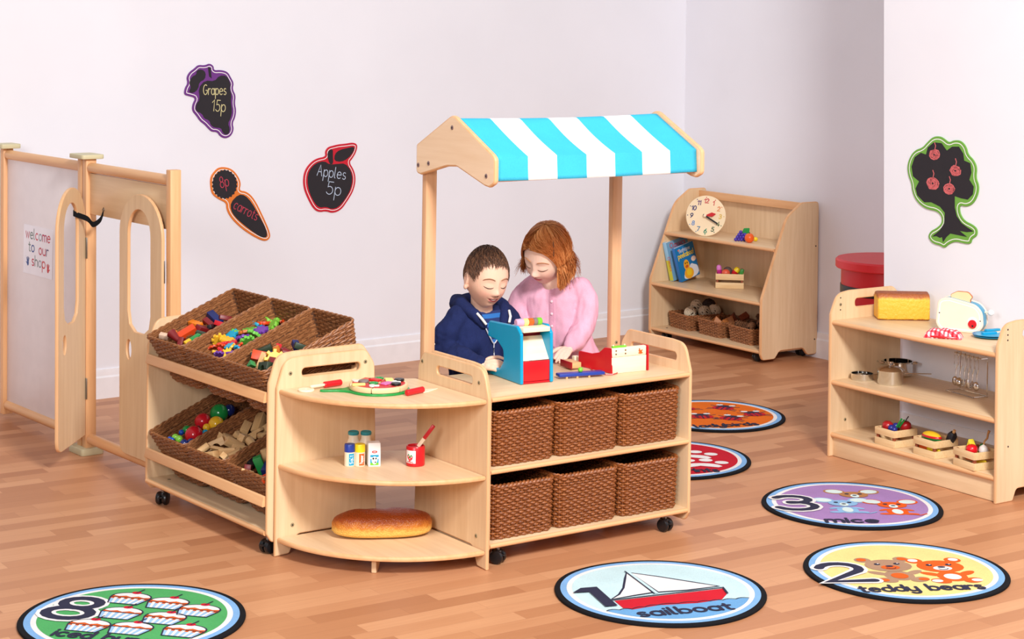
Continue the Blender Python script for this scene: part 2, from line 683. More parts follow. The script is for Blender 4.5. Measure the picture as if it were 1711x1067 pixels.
def wall_seg(name, a, b, th, h, mats, z0=0.0, bev=0.0):   # box whose room face runs a -> b, body to the left of a->b
    d = V(b) - V(a)
    L = d.length
    M = T(a[0], a[1], 0, rz=atan2(d.y, d.x))
    mb = MB().box((L / 2, th / 2, z0 + h / 2), (L, th, h), b=bev, M=M)
    return struct(mb, name, mats)


A0 = CORNER - FW.d * 5.2
wall_seg('wall_back', A0, CORNER + FW.d * .12, .12, HW, WALLM)
S1 = CORNER + FS.d * 2.6
wall_seg('wall_side', CORNER, S1, .12, HW, WALLM)
# right wall: a thick return standing in front of the side wall
RWY = .425
E0, E1 = FR.w(-.118, RWY), FR.w(2.6, RWY)
struct(MB().prism([(-.122, 0), (2.6, 0), (2.6, HW), (-.182, HW)], .14, 0, Matrix.Translation(FR.o) @ Matrix.Rotation(FR.th, 4, 'Z') @ PYP(RWY + .14)), 'wall_right', WALLM)


def skirting(name, a, b, h=.135, th=.016):
    d = V(b) - V(a)
    L = d.length
    M = T(a[0], a[1], 0, rz=atan2(d.y, d.x))
    prof = [(0, 0), (0, h), (-th * .45, h), (-th * .6, h - .012), (-th * .62, h - .03), (-th, h - .038), (-th, 0)]
    mb = MB().prism(prof, L, 0, M @ axes((0, 1, 0), (0, 0, 1), (1, 0, 0)))
    return struct(mb, name, SKIRT)


skirting('baseboard_back', A0, CORNER)
skirting('baseboard_side', CORNER, S1)
skirting('baseboard_right', E0, E1)
# ------------------------------------------------------------------ furniture
PT = .0125


def screw(mb, M, r=.007, m=0):
    mb.lathe([(r, -.003), (r, .0004), (r * .8, .001)], 14, m, M)
    mb.lathe([(r * .42, .001), (r * .42, .0012)], 6, 1, M)


def screws(parent, pts, name='screw_cap', mats=None):
    for M in pts:
        mb = MB()
        screw(mb, M)
        mb.build(name, mats or [BRASS, BLACK], parent)


def castor(parent, x, y, ztop, rz=0.0, name='castor'):
    M = T(x, y, 0, rz=rz)
    mb = MB()
    for s in (-1, 1):
        mb.lathe([(.012, -.009), (.021, -.008), (.0235, -.003), (.0235, .003), (.021, .008), (.012, .009)], 22, 0,
                 M @ T(s * .0125, 0, .0235, ry=pi / 2))
    mb.box((0, .004, .034), (.012, .034, .022), 0, .004, M)
    mb.cyl((0, 0, .04), (0, 0, ztop), .006, 10, 1, M=M)
    mb.box((0, -.022, .030), (.016, .012, .006), 0, .002, M)
    return mb.build(name, [CASTOR, ZINC], parent)


def handle_panel(parent, M, d, h, foot, t=PT, cap=MZ, slot=True, y0=0.0, sx0=.075, sx1=None, rad=(.06, .06), sz=(.588, .617)):
    out = fil([(y0 + .02, foot, .02), (y0, foot + .03, .01), (y0, h - .10, .03), (y0 + .032, h - .005, .05), (y0 + .10, h, .03), (d - .05, h, .03), (d - .012, h - .05, .05), (d, h - .13, .02), (d, foot + .03, .02), (d - .02, foot, .02)])
    if not foot:
        out = fil([(y0, 0, .004), (y0, h - .10, .03), (y0 + .032, h - .005, .05), (y0 + .10, h, .03), (d - .05, h, .03), (d - .012, h - .05, .05), (d, h - .13, .02), (d, 0, .004)])
    holes = []
    if slot:
        holes = [fil([(sx0, sz[0], .014), ((sx1 or d - .07), sz[0], .014), ((sx1 or d - .07), sz[1], .014), (sx0, sz[1], .014)])]
    return MB().prism(out, t, .004, M, holes, 0, 1).build('side_panel', [cap, LIP], parent)


def shelf(parent, x0, x1, y0, y1, z, t=.0165, name='shelf', mats=None):
    mb = MB().box(((x0 + x1) / 2, (y0 + y1) / 2, z - t / 2), (x1 - x0, y1 - y0, t), 0, .001)
    mb.tube([(x0, y0, z - t / 2), (x1, y0, z - t / 2)], t * .5, 12, m=1)
    return mb.build(name, mats or [MX, BX], parent)


# counter ------------------------------------------------------------
CW, CD = .8496, .40
counter = thing('shop_counter', 'maple wheeled shop counter with six dark rattan baskets under its top', 'counter', FC.w(0, 0), FC.th)
handle_panel(counter, PXP(-PT), CD, .662, .032)
handle_panel(counter, PXP(CW), CD, .662, .032)
for z in (.557, .3205, .078):
    shelf(counter, 0, CW, .007, CD, z)
MB().box((CW / 2, CD - .006, .32), (CW, .008, .47), 0, .001).build('back_panel', MX, counter)
for x, y, rz in ((.056, .035, .5), (.775, .035, .2), (.056, .36, .3), (.775, .36, 1)):
    castor(counter, x, y, .062, rz)

# canopy ---------------------------------------------------------------
canopy = thing('shop_canopy', 'blue and white striped fabric canopy on two tall beech posts above the counter', 'canopy', FC.w(0, 0), FC.th)
GAB = [(.441, 1.36, .012), (.216, 1.476, .045), (-.018, 1.357, .012), (-.036, 1.343, .02), (-.036, 1.262, .02), (-.004, 1.246, .02), (.025, 1.25, .01), (.19, 1.301, .05), (.25, 1.297, .03), (.412, 1.257, .015), (.441, 1.262, .02)]
for x in (-.028, CW + .008):
    gb = MB().prism(fil(GAB), .018, .006, PXP(x), (), 0, 1).build('gable_board', [CANM, LIP], canopy)
    for y, z in ((.217, 1.43), (.425, 1.29), (.36, 1.30), (.012, 1.283)):
        mb = MB()
        screw(mb, T(x - .0005 if x < 0 else x + .0185, y, z, ry=-pi / 2 if x < 0 else pi / 2), .008)
        mb.build('screw_cap', [paint((132, 108, 106), .4), BLACK], gb)
for x in (.014, CW - .014):
    p = MB().box((x, .4 + .0135 + .003, .80), (.044, .027, .98), 0, .003)
    p = p.build('post', POST, canopy)
screws(canopy, [T(CW - .012, .4025, .605, rx=pi / 2)])
BLUE, CWHITE = fabric('canopy_blue_cloth', (66, 190, 226), sc=300, st=.2, vary=.06), fabric('canopy_white_cloth', (250, 250, 250), sc=300, st=.2, vary=.02)
aw = MB()
NS, SUB = 7, 6
prof = []
for a, b, k in (((.395, 1.372), (.222, 1.461), 8), ((.222, 1.461), (.205, 1.461), 2), ((.205, 1.461), (-.015, 1.347), 14), ((-.015, 1.347), (-.02, 1.268), 6)):
    prof += [(a[0] + (b[0] - a[0]) * i / k, a[1] + (b[1] - a[1]) * i / k) for i in range(k)]
prof.append((-.02, 1.268))
xs = [-.004 + (CW + .006) * i / (NS * SUB) for i in range(NS * SUB + 1)]
vs, fs, ms = [], [], []
for i, x in enumerate(xs):
    for j, (y, z) in enumerate(prof):
        u = i / (NS * SUB)
        sag = .008 * sin(pi * u) * (sin(pi * min(1, max(0, (j - 10) / 14))) if j > 10 else .4)
        vs.append((x, y + (.002 * sin(9 * u * pi) if j > 23 else 0), z - sag - .003 * sin(pi * u)))
n = len(prof)
for i in range(NS * SUB):
    for j in range(n - 1):
        fs.append((i * n + j, i * n + j + 1, (i + 1) * n + j + 1, (i + 1) * n + j))
        ms.append(0 if (i // SUB) % 2 == 0 else 1)
aw.v, aw.f, aw.m = vs, fs, ms
o = aw.build('awning', [BLUE, CWHITE], canopy)
md = o.modifiers.new('thickness', 'SOLIDIFY')
md.thickness = .003
for y, z in ((.217, 1.43), (.012, 1.283)):
    MB().cyl((-.012, y, z - .012), (CW + .01, y, z - .012), .009, 12).build('cross_dowel', POST, canopy)

# corner shelf -----------------------------------------------------------
corner = thing('corner_shelf', 'maple quarter round corner shelf unit with two handled sides and three curved shelves', 'shelf', FB.w(0, 0), FB.th)


def foot_outline(d, h, y0):
    return fil([(y0, .065), (d - .085, .065, .02), (d - .055, .004, .01), (d - .0, 0, .003), (d, h - .10, .03), (d - .03, h - .005, .05), (d - .10, h, .03), (y0 + .05, h, .03), (y0 + .015, h - .05, .05)])


slotL = fil([(.185, .590, .014), (.41, .590, .014), (.41, .618, .014), (.185, .618, .014)])
slotR = fil([(.195, .590, .014), (.41, .590, .014), (.41, .618, .014), (.195, .618, .014)])
ML = axes((0, -1, 0), (0, 0, 1), (-1, 0, 0))
MR = axes((1, 0, 0), (0, 0, 1), (0, -1, 0), (0, PT, 0))
MB().prism(foot_outline(.505, .660, .112), PT, .004, ML, [slotL], 0, 1).build('side_panel', [MZ, LIP], corner)
MB().prism(foot_outline(.505, .656, .062), PT, .004, MR, [slotR], 0, 1).build('side_panel', [MZ, LIP], corner)
for z in (.556, .308, .064):
    pts = [(0.001, -.12)] + [(max(.001, .497 * cos(radians(a))), min(-.001, .497 * sin(radians(a)))) for a in [-90 + 90 * i / 40 for i in range(41)]] + [(.07, -.001)]
    MB().prism(pts, .0165, .006, T(0, 0, z - .0165), (), 0, 1).build('curved_shelf', [MX, BX], corner)
MB().prism(fil([(-.04, .047), (.045, .047), (.045, .0, .004), (.018, 0, .01)]), .016, .002, T(.30, -.29, 0, rz=radians(-45)) @ axes((1, 0, 0), (0, 0, 1), (0, -1, 0), (0, .008, 0))).build('foot', MZ, corner)
screws(corner, [T(.0005, -y, z, ry=pi / 2) for y, z in ((.455, .605), (.165, .617), (.44, .098))] + [T(y, -.0005, z, rx=pi / 2) for y, z in ((.105, .62), (.45, .603), (.445, .1))])

# tilt rack ----------------------------------------------------------------
AW, AD = .862, .42
rack = thing('basket_rack', 'maple wheeled rack holding two tilted rows of wicker baskets', 'rack', FA.w(0, 0), FA.th)
handle_panel(rack, PXP(-PT), AD, .675, .045, slot=False)
handle_panel(rack, PXP(AW), AD, .675, .045, slot=True, sx0=.122, sx1=.347, sz=(.590, .618))
shelf(rack, 0, AW, .004, AD, .085, .018, 'base_shelf')
TILT = radians(25.5)
for z in (.511, .165):
    MB().prism(fil([(-.012, -.002, .004), (.006, .0, .004), (.006, .034, .004), (-.005, .034, .004)]), AW - .002, .001, T(.001, 0, z) @ axes((0, 1, 0), (0, 0, 1), (1, 0, 0))).build('front_rail', BX, rack)
    MB().box((AW / 2, .36, z + .06), (AW, .016, .05), 0, .003).build('back_rail', BX, rack)
for x, y, rz in ((.075, .03, .7), (AW - .03, .03, .2), (.075, .37, 0), (AW - .03, .37, 1)):
    castor(rack, x, y, .068, rz)
screws(rack, [T(.065, .06, .0853), T(AW - .06, .06, .0853)], 'bolt_cap')

# right shelf ----------------------------------------------------------------
RW, RD = .8766, .395
rshelf = thing('shelf_unit', 'low open maple shelf unit along the right wall with toaster and pans', 'shelf', FR.w(0, 0), FR.th)


def r_panel(M, scr):
    out = fil([(.0, 0, .003), (-.018, 0, .003), (-.018, .59, .04), (.02, .674, .06), (.09, .683, .03), (RD - .05, .683, .03), (RD - .004, .64, .04), (RD, 0, .003), (RD - .06, 0, .01), (RD - .085, .045, .02), (.095, .045, .02), (.075, 0, .01)])
    hole = fil([(.12, .612, .014), (.33, .612, .014), (.33, .646, .014), (.12, .646, .014)])
    return MB().prism(out, .0145, .004, M, [hole], 0, 1).build('side_panel', [MZ, LIP], rshelf)


r_panel(PXP(-.0145), 1)
r_panel(PXP(RW), 1)
for z in (.565, .317, .100):
    shelf(rshelf, 0, RW, -.004, RD, z, .019)
MB().box((RW / 2, .011, .042), (RW, .016, .080), 0, .001).build('plinth', MX, rshelf)
screws(rshelf, [T(.0005, .035, .627, ry=pi / 2), T(.0005, .07, .145, ry=pi / 2)])
HM = [BLACK, BLACK]
screws(rshelf, [T(.0005, .035, z, ry=pi / 2, s=.45) for z in (.655, .605)] + [T(RW + .015, y, z, ry=pi / 2, s=.5) for y, z in ((.035, .652), (.035, .632), (.035, .612), (.045, .21))], 'fixing_hole', HM)

# bookcase ------------------------------------------------------------------
SW, SD = .892, .395
bookcase = thing('bookcase', 'maple sloping bookcase with a clock and books against the far wall', 'bookcase', FS.w(0, 0), FS.th)
outS = fil([(0, .02, .015), (-.014, .05, .01), (-.014, .34, .06), (.16, .765, .12), (.27, .838, .06), (SD - .004, .838, .015), (SD, .8, .01), (SD, .02, .02), (SD - .07, .02, .02), (SD - .105, .06, .03), (.12, .06, .03), (.085, .02, .02)], 8)
for x in (-.018, SW):
    MB().prism(outS, .018, .004, PXP(x), (), 0, 1).build('side_panel', [MZ, BZ], bookcase)
shelf(bookcase, 0, SW, 0, SD, .068, .018)
shelf(bookcase, 0, SW, -.003, SD - .012, .322, .018)
shelf(bookcase, 0, SW, .088, SD - .012, .600, .018)
MB().box((SW / 2, SD - .006, .42), (SW, .010, .74), 0, .001).build('back_panel', MZ, bookcase)
MB().box((SW / 2, .345, .805), (SW, .018, .042), 0, .002).build('top_rail', BX, bookcase)
for x, y, rz in ((.07, .05, .2), (SW - .07, .04, -.4), (.07, .36, 0), (SW - .07, .36, 0)):
    castor(bookcase, x, y, .05, rz)
screws(bookcase, [T(SW + .0185, .375, z, ry=pi / 2, s=.6) for z in (.6, .1)] + [T(x, .05, .0683, s=.9) for x in (.07, SW - .07)], 'fixing_hole', HM)

# partition and gate -----------------------------------------------------------
LEAN = .028


def lean(mb, x0=0.0):
    mb.v = [(p[0] - LEAN * (p[2] - .6) * 1.0, p[1], p[2]) for p in mb.v]
    return mb


FH = 1.205
part = thing('partition_panel', 'white framed partition panel left of the open gate', 'partition', FF.w(0, 0), FF.th)
gate = thing('gate_frame', 'beech framed play gate with two arched doors standing open', 'gate', FF.w(.80, 0), FF.th)


def bar(x0, x1, z, r, parent, name):
    lean(MB().cyl((x0, 0, z), (x1, 0, z), r, 16)).build(name, BX, parent)


def fpost(x, parent, h=FH, w=.036):
    return lean(MB().box((x, 0, h / 2 + .012), (w, .046, h - .02), 0, .003)).build('post', BZ, parent)


fpost(.0, part)
fpost(.775, part)
bar(.02, .757, 1.165, .021, part, 'top_rail')
bar(.02, .757, .062, .021, part, 'bottom_rail')
lean(MB().box((.387, 0, .612), (.74, .010, 1.075), 0, .001)).build('white_board', paint((232, 224, 226), .35), part)
GWD = .735
fpost(.02, gate)
fpost(GWD, gate, FH)
bar(.035, GWD - .018, 1.165, .021, gate, 'top_rail')
bar(.035, GWD - .018, .062, .021, gate, 'bottom_rail')
lean(MB().box((.377, 0, 1.06), (.68, .014, .165), 0, .001)).build('header_board', MX, gate)
TAN = paint((206, 196, 158), .5)
for z, nm in ((FH + .005, 'joint_clip'), (.014, 'joint_foot')):
    d = .018 if z > 1 else .028
    lean(MB().prism(fil([(-.072, -.05, .015), (.058, -.05, .015), (.058, .05, .015), (-.072, .05, .015)]), d, .003, T(0, 0, z - d / 2))).build(nm, TAN, gate)
lean(MB().prism(fil([(-.05, -.045, .01), (.05, -.045, .01), (.05, .045, .01), (-.05, .045, .01)]), .02, .003, T(0, 0, FH - .012))).build('end_clip', TAN, part)


def leaf(M, w):                              # x from the hinge side to the free edge
    h0, h1, ra = .08, 1.10, .16
    out = fil([(0, h0, .003), (w, h0, .05), (w, h1 - ra), (0, h1 - ra)])[:-2] + [(w * (.5 + .5 * cos(radians(a))), h1 - ra + ra * sin(radians(a))) for a in range(0, 181, 10)]
    hc, hw = w * .53, w * .265
    slot = [(hc + hw * cos(radians(a)), .94 + .1 * sin(radians(a))) for a in range(0, 181, 12)] + [(hc - hw, .64), (hc - hw * .85, .59), (hc - hw * .4, .565), (hc + hw * .4, .565), (hc + hw * .85, .59), (hc + hw, .64)]
    return MB().prism(out, .014, .003, M, [slot, ell(w * .77, .49, .021, .038, 20)], 0, 1)


def leaf_at(hx, hy, ang, w):
    ex, ez = V((cos(ang), sin(ang), 0)), V((0, 0, 1))
    return lean(leaf(axes(ex, ez, ex.cross(ez), (hx, hy, 0)), w)).build('gate_door', [MZ, LIP], gate)


LA = radians(-43)
dl = leaf_at(.036, -.024, LA, .35)
dr = leaf_at(GWD - .016, -.042, pi, .35)
STRAP = fabric('black_strap', (22, 22, 24), sc=300)


def strap(pts, name='strap'):
    mb = MB()
    P, b0 = [V(pts[0])], 0
    for i in range(len(pts) - 1):
        a, b, c, d = (V(pts[k]) for k in (max(0, i - 1), i, i + 1, min(len(pts) - 1, i + 2)))
        P += [.5 * (2 * b + (c - a) * t + (2 * a - 5 * b + 4 * c - d) * t * t + (3 * b - a - 3 * c + d) * t ** 3) for t in (.25, .5, .75, 1)]
    vs, fs = [], []
    for i, p in enumerate(P):
        for dz, dy in ((-.011, -.0008), (.011, -.0008), (.011, .0008), (-.011, .0008)):
            vs.append(p + V((0, dy, dz)))
    for i in range(len(P) - 1):
        for j in range(4):
            k = (j + 1) % 4
            fs.append((i * 4 + j, i * 4 + k, i * 4 + 4 + k, i * 4 + 4 + j))
    mb.add(vs, fs)
    mb.cyl(P[0] + V((0, -.003, 0)), P[0] + V((0, .003, 0)), .006, 12, 1)
    mb.cyl(P[-1] + V((0, -.003, 0)), P[-1] + V((0, .003, 0)), .006, 12, 1)
    lean(mb).build(name, [STRAP, ZINC], gate)


lx, ly = .036 + .09 * cos(LA), -.024 + .09 * sin(LA) - .018
strap([(.165, -.009, 1.005), (.163, -.012, .985), (.155, -.02, .962), (.135, -.04, .945), (.115, -.055, .967), (lx + .01, ly - .008, .99), (lx, ly, .995), (lx - .012, ly + .008, .99)])
strap([(GWD - .07, -.010, 1.0), (GWD - .066, -.018, .965), (GWD - .055, -.022, .945), (GWD - .05, -.02, .96), (GWD - .08, -.024, .98)])
for hx, z, ang in ((.036, .84, -106), (.036, .27, -106)):
    lean(MB().box((hx, -.0255, z), (.03, .004, .085), 0, .001)).build('hinge', ZINC, gate)
for z in (.82, .27):
    lean(MB().box((GWD - .03, -.031, z), (.036, .004, .085), 0, .001)).build('hinge', ZINC, gate)
# ------------------------------------------------------------------ rugs
NAVY = fabric('rug_navy', (50, 50, 72))
RUGBLK = fabric('rug_black_edge', (22, 22, 26))
RUGBLU = fabric('rug_pale_blue', (132, 178, 226))
RUGWHT = fabric('rug_white', (240, 234, 232))
RR = .333


def rug(cx, cy, th, label, field, mats):
    """a round tufted rug; returns builder, drawing in unit-radius coordinates"""
    mb = MB()
    base = [NAVY, RUGBLK, RUGBLU, RUGWHT, fabric('rug_field_%d' % len(bpy.data.materials), field)] + mats
    rnd = random.Random(int(cx * 100))
    ph = [rnd.random() * 6 for _ in range(3)]

    def wob(r, n=90):
        return [((r + .006 * sin(3 * a + ph[0]) + .004 * sin(5 * a + ph[1])) * RR * cos(a), (r + .006 * sin(3 * a + ph[0]) + .004 * sin(5 * a + ph[1])) * RR * sin(a)) for a in [2 * pi * i / n for i in range(n)]]
    mb.prism(wob(1.0), .010, .004, None, (), 1, 1)
    for k, (r, m) in enumerate(((.945, 2), (.885, 3), (.835, 4))):
        mb.flat(wob(r), .0103 + .0003 * k, m)

    def done():
        return solo(mb, 'round_rug', base, label, 'rug', (cx, cy, 0), th)
    return mb, done


def sc(pts):
    return [(p[0] * RR, p[1] * RR) for p in pts]


Z0 = .0112
dz = .0002


def lift(mb, k):
    mb.q = (getattr(mb, 'q', 0) + 1) % 30
    return Z0 + dz * k * 3 + .00002 * mb.q


def shape(mb, pts, k, m):
    mb.flat(sc(pts), lift(mb, k), m)


def dot(mb, x, y, rx, ry, k, m, rot=0, n=20):
    mb.flat(sc(ell(x, y, rx, ry, n, rot=rot)), lift(mb, k), m)


def word(mb, s, x0, x1, y, size, w=.034, m=0, k=3.4):
    base = text_w(s) * size
    text(mb, s, (x0 + x1) / 2 * RR, y * RR, size * RR, w * RR, Z0 + dz * 3 * k, m, sx=(x1 - x0) / base)


def numeral(mb, s, x, y, size, w, halo=3, k=3):
    x += .03
    for ww, mm, kk in ((w * 1.75, halo, k), (w, 0, k + 1)):
        text(mb, s, x * RR, y * RR, size * RR, ww * RR, Z0 + dz * 3 * kk, mm, nd=14, sx=1.22)


def wavy(pts, amp, n):
    out = []
    for i in range(len(pts) - 1):
        for j in range(n):
            t = j / n
            out.append((pts[i][0] * (1 - t) + pts[i + 1][0] * t, pts[i][1] * (1 - t) + pts[i + 1][1] * t + amp * abs(sin(pi * t * 2))))
    return out + [pts[-1]]


# sailboat
mb, done = rug(.4914, 5.8668, radians(16.8), 'round rug with a red and white sailboat and the numeral 1', (202, 228, 232), [fabric('rug_hull_red', (206, 32, 48)), fabric('rug_sea_blue', (112, 166, 214))])
wv = wavy([(-.70, -.46), (-.46, -.47), (-.19, -.42), (.2, -.43), (.45, -.43), (.715, -.43)], .025, 8)
a1, a0 = atan2(-.43, .715), atan2(-.46, -.70)
arcp = [(.835 * cos(a), .835 * sin(a)) for a in [a1 + (a0 - a1) * i / 30 for i in range(31)]]
shape(mb, wv + arcp, 0, 6)
shape(mb, [(-.535, -.2), (.60, -.1), (.56, -.27), (.45, -.41), (.19, -.45), (-.18, -.42), (-.46, -.48), (-.53, -.42)], 1, 5)
mb.stroke(sc(wv), .012 * RR, Z0 + dz * 3 * 3, 0)
sail1 = [(-.11, .62), (-.2, .42), (-.32, .14), (-.43, -.04), (-.55, -.16), (-.3, -.1), (-.1, -.06)]
sail2 = [(-.09, .58), (.15, .38), (.4, .14), (.58, -.03), (.25, -.07), (-.05, -.06)]
for s_ in (sail1, sail2):
    shape(mb, s_, 2, 3)
    mb.stroke(sc(s_), .022 * RR, Z0 + dz * 3 * 3, 0, closed=True)
shape(mb, [(-.125, .63), (-.085, .63), (-.055, -.1), (-.10, -.1)], 4, 4)
mb.stroke(sc([(-.125, .63), (-.1, -.1)]), .014 * RR, Z0 + dz * 3 * 5, 0)
mb.stroke(sc([(-.55, -.19), (.60, -.085), (.57, -.26)]), .022 * RR, Z0 + dz * 3 * 5, 0)
shape(mb, [(-.84, .1), (-.72, .22), (-.56, .22), (-.56, -.36), (-.68, -.36), (-.68, .09)], 6, 0)
word(mb, 'sailboat', -.46, .45, -.70, .115)
done()

# teddy bears
mb, done = rug(1.3157, 6.1299, radians(7.6), 'round yellow rug with two teddy bears and the numeral 2', (244, 216, 140), [fabric('rug_bear_brown', (176, 138, 110)), fabric('rug_bear_orange', (226, 98, 34))])
numeral(mb, '2', -.68, -.36, .36, .10)
for x, y, m, mu in ((-.13, .13, 5, 6), (.38, .06, 6, 3)):
    dot(mb, x, y - .33, .15, .16, 0, m)
    for s_ in (-1, 1):
        dot(mb, x + s_ * .20, y + .2, .085, .085, 0, m)
        dot(mb, x + s_ * .21, y + .21, .05, .05, 1, mu)
        dot(mb, x + s_ * .18, y - .24, .11, .05, 0, m, s_ * 35)
        dot(mb, x + s_ * .16, y - .47, .10, .075, 1, m, s_ * 25)
        dot(mb, x + s_ * .2, y - .47, .055, .045, 2, mu)
    dot(mb, x, y, .235, .2, 1, m)
    dot(mb, x, y - .34, .085, .09, 1, mu)
    dot(mb, x, y - .07, .095, .07, 2, mu)
    dot(mb, x, y - .035, .04, .026, 3, 0)
    for s_ in (-1, 1):
        dot(mb, x + s_ * .1, y + .045, .032, .03, 2, 0)
        dot(mb, x + s_ * .1 + .01, y + .052, .01, .01, 3, 3)
    mb.stroke(sc(ell(x, y - .08, .05, .04, 8, 200, 340)), .012 * RR, Z0 + dz * 3 * 4, 0)
word(mb, 'teddy bears', -.66, .55, -.69, .115)
done()

# mice
mb, done = rug(1.2909, 6.958, radians(1.4), 'round purple rug with three mice and the numeral 3', (168, 130, 184), [fabric('rug_mouse_brown', (180, 124, 78)), fabric('rug_mouse_blue', (142, 184, 222)), fabric('rug_mouse_orange', (228, 92, 28)), fabric('rug_ear_pale', (216, 232, 228))])
numeral(mb, '3', -.66, -.3, .37, .10)
for x, y, m, ear in ((.10, .38, 5, 8), (-.10, .0, 6, 8), (.44, -.06, 7, 8)):
    for s_ in (-1, 1):
        dot(mb, x + s_ * .2, y + .14, .125, .105, 0, m, s_ * 20)
        dot(mb, x + s_ * .2, y + .14, .1, .08, 1, ear, s_ * 20)
    if m != 5:
        dot(mb, x, y - .27, .12, .14, 0, m)
        dot(mb, x, y - .27, .06, .1, 1, ear)
        for s_ in (-1, 1):
            dot(mb, x + s_ * .13, y - .37, .09, .035, 1, m)
            dot(mb, x + s_ * .13, y - .2, .075, .03, 1, m, -s_ * 30)
    dot(mb, x, y, .165, .13, 2, m)
    dot(mb, x, y - .06, .05, .07, 3, ear)
    dot(mb, x, y - .045, .026, .02, 4, 0)
    for s_ in (-1, 1):
        dot(mb, x + s_ * .075, y + .025, .026, .026, 3, 0)
    mb.stroke(sc([(x + .12, y - .38), (x + .22, y - .42), (x + .3, y - .36)]), .02 * RR, Z0 + dz * 3 * 2, m)
word(mb, 'mice', -.43, .13, -.80, .115, .04)
done()

# ladybirds
mb, done = rug(.935, 8.50, radians(14.5), 'round orange rug with red ladybirds lying partly behind the counter', (234, 112, 26), [fabric('rug_bug_red', (200, 30, 44))])
for x, y, rot in ((.31, .38, -35), (-.18, -.1, -10), (.17, -.28, -35), (.58, -.09, 0), (-.25, .42, 15)):
    R = radians(rot)

    def pt(a, b):
        return x + a * cos(R) - b * sin(R), y + a * sin(R) + b * cos(R)
    dot(mb, *pt(0, -.02), .155, .12, 1, 5, rot)
    dot(mb, *pt(0, .1), .11, .06, 2, 0, rot)
    mb.stroke(sc([pt(0, .08), pt(0, -.14)]), .018 * RR, Z0 + dz * 3 * 2, 0)
    for s_ in (-1, 1):
        dot(mb, *pt(s_ * .09, .15), .05, .04, 3, 3)
        mb.stroke(sc([pt(s_ * .05, .12), pt(s_ * .12, .24)]), .018 * RR, Z0 + dz * 3, 0)
        for b in (.06, -.03, -.1):
            mb.stroke(sc([pt(s_ * .1, b), pt(s_ * .2, b + (.05 if b > 0 else -.05))]), .022 * RR, Z0 + .0001, 0)
        dot(mb, *pt(s_ * .075, -.0), .03, .026, 3, 0)
        dot(mb, *pt(s_ * .07, -.08), .022, .02, 3, 0)
word(mb, 'ladybirds', -.49, .38, -.76, .105)
done()

# paw prints
mb, done = rug(.67, 7.646, radians(5.9), 'round red rug with white paw prints lying partly behind the counter', (200, 26, 46), [])
for x, y in ((.26, -.02), (.30, -.46), (-.30, .14), (-.28, -.36)):
    shape(mb, [(x + a, y + b) for a, b in ell(0, 0, .25, .16, 20, 15, 165)] + [(x - .26, y - .01), (x - .2, y - .06), (x, y + .03), (x + .2, y - .06), (x + .26, y - .01)], 1, 3)
    for a, b in ((-.27, .17), (-.1, .30), (.12, .31), (.29, .18)):
        dot(mb, x + a, y + b, .085, .075, 1, 3, a * -60)
word(mb, 'paw prints', -.42, .46, -.74, .105)
done()

# iced buns
mb, done = rug(-1.10, 5.54, radians(-12.8), 'round green rug with eight iced buns and the numeral 8', (84, 172, 100), [fabric('rug_case_blue', (160, 198, 232)), fabric('rug_bun_orange', (226, 96, 24)), fabric('rug_cherry', (206, 24, 50))])
numeral(mb, '8', -.62, -.22, .36, .10)
for x, y in ((-.24, .46), (.15, .42), (.5, .30), (-.14, .05), (.29, .02), (-.27, -.34), (.12, -.31), (.59, -.25)):
    x, y = x, y - .02
    case = [(x - .14, y - .14), (x + .14, y - .14), (x + .19, y + .03), (x - .19, y + .03)]
    shape(mb, case, 1, 5)
    for t in (-.7, -.35, 0, .35, .7):
        shape(mb, [(x + t * .14 - .012, y - .14), (x + t * .14 + .012, y - .14), (x + t * .19 + .016, y + .03), (x + t * .19 - .016, y + .03)], 2, 3)
    shape(mb, ell(x, y + .02, .195, .15, 16, -8, 188), 1, 6)
    shape(mb, ell(x, y + .085, .175, .10, 18, -5, 185) + [(x - .12, y + .06), (x - .06, y + .085), (x, y + .055), (x + .06, y + .085), (x + .12, y + .06)], 2, 3)
    dot(mb, x, y + .185, .045, .035, 3, 7)
    mb.stroke(sc([(x, y + .18), (x + .03, y + .29)]), .014 * RR, Z0 + dz * 3 * 4, 0)
    mb.stroke(sc(case), .014 * RR, Z0 + dz * 3 * 3, 0, closed=True)
    mb.stroke(sc(ell(x, y + .06, .19, .12, 16, -10, 190)), .014 * RR, Z0 + dz * 3 * 3, 0)
word(mb, 'iced buns', -.46, .42, -.66, .105)
done()

# ------------------------------------------------------------------ chalk boards on the walls
CHALK = paint((34, 30, 36), .8)


def chaikin(p, it=2):
    for _ in range(it):
        o = []
        for i in range(len(p)):
            a, b = p[i], p[(i + 1) % len(p)]
            o += [(a[0] * .75 + b[0] * .25, a[1] * .75 + b[1] * .25), (a[0] * .25 + b[0] * .75, a[1] * .25 + b[1] * .75)]
        p = o
    return p


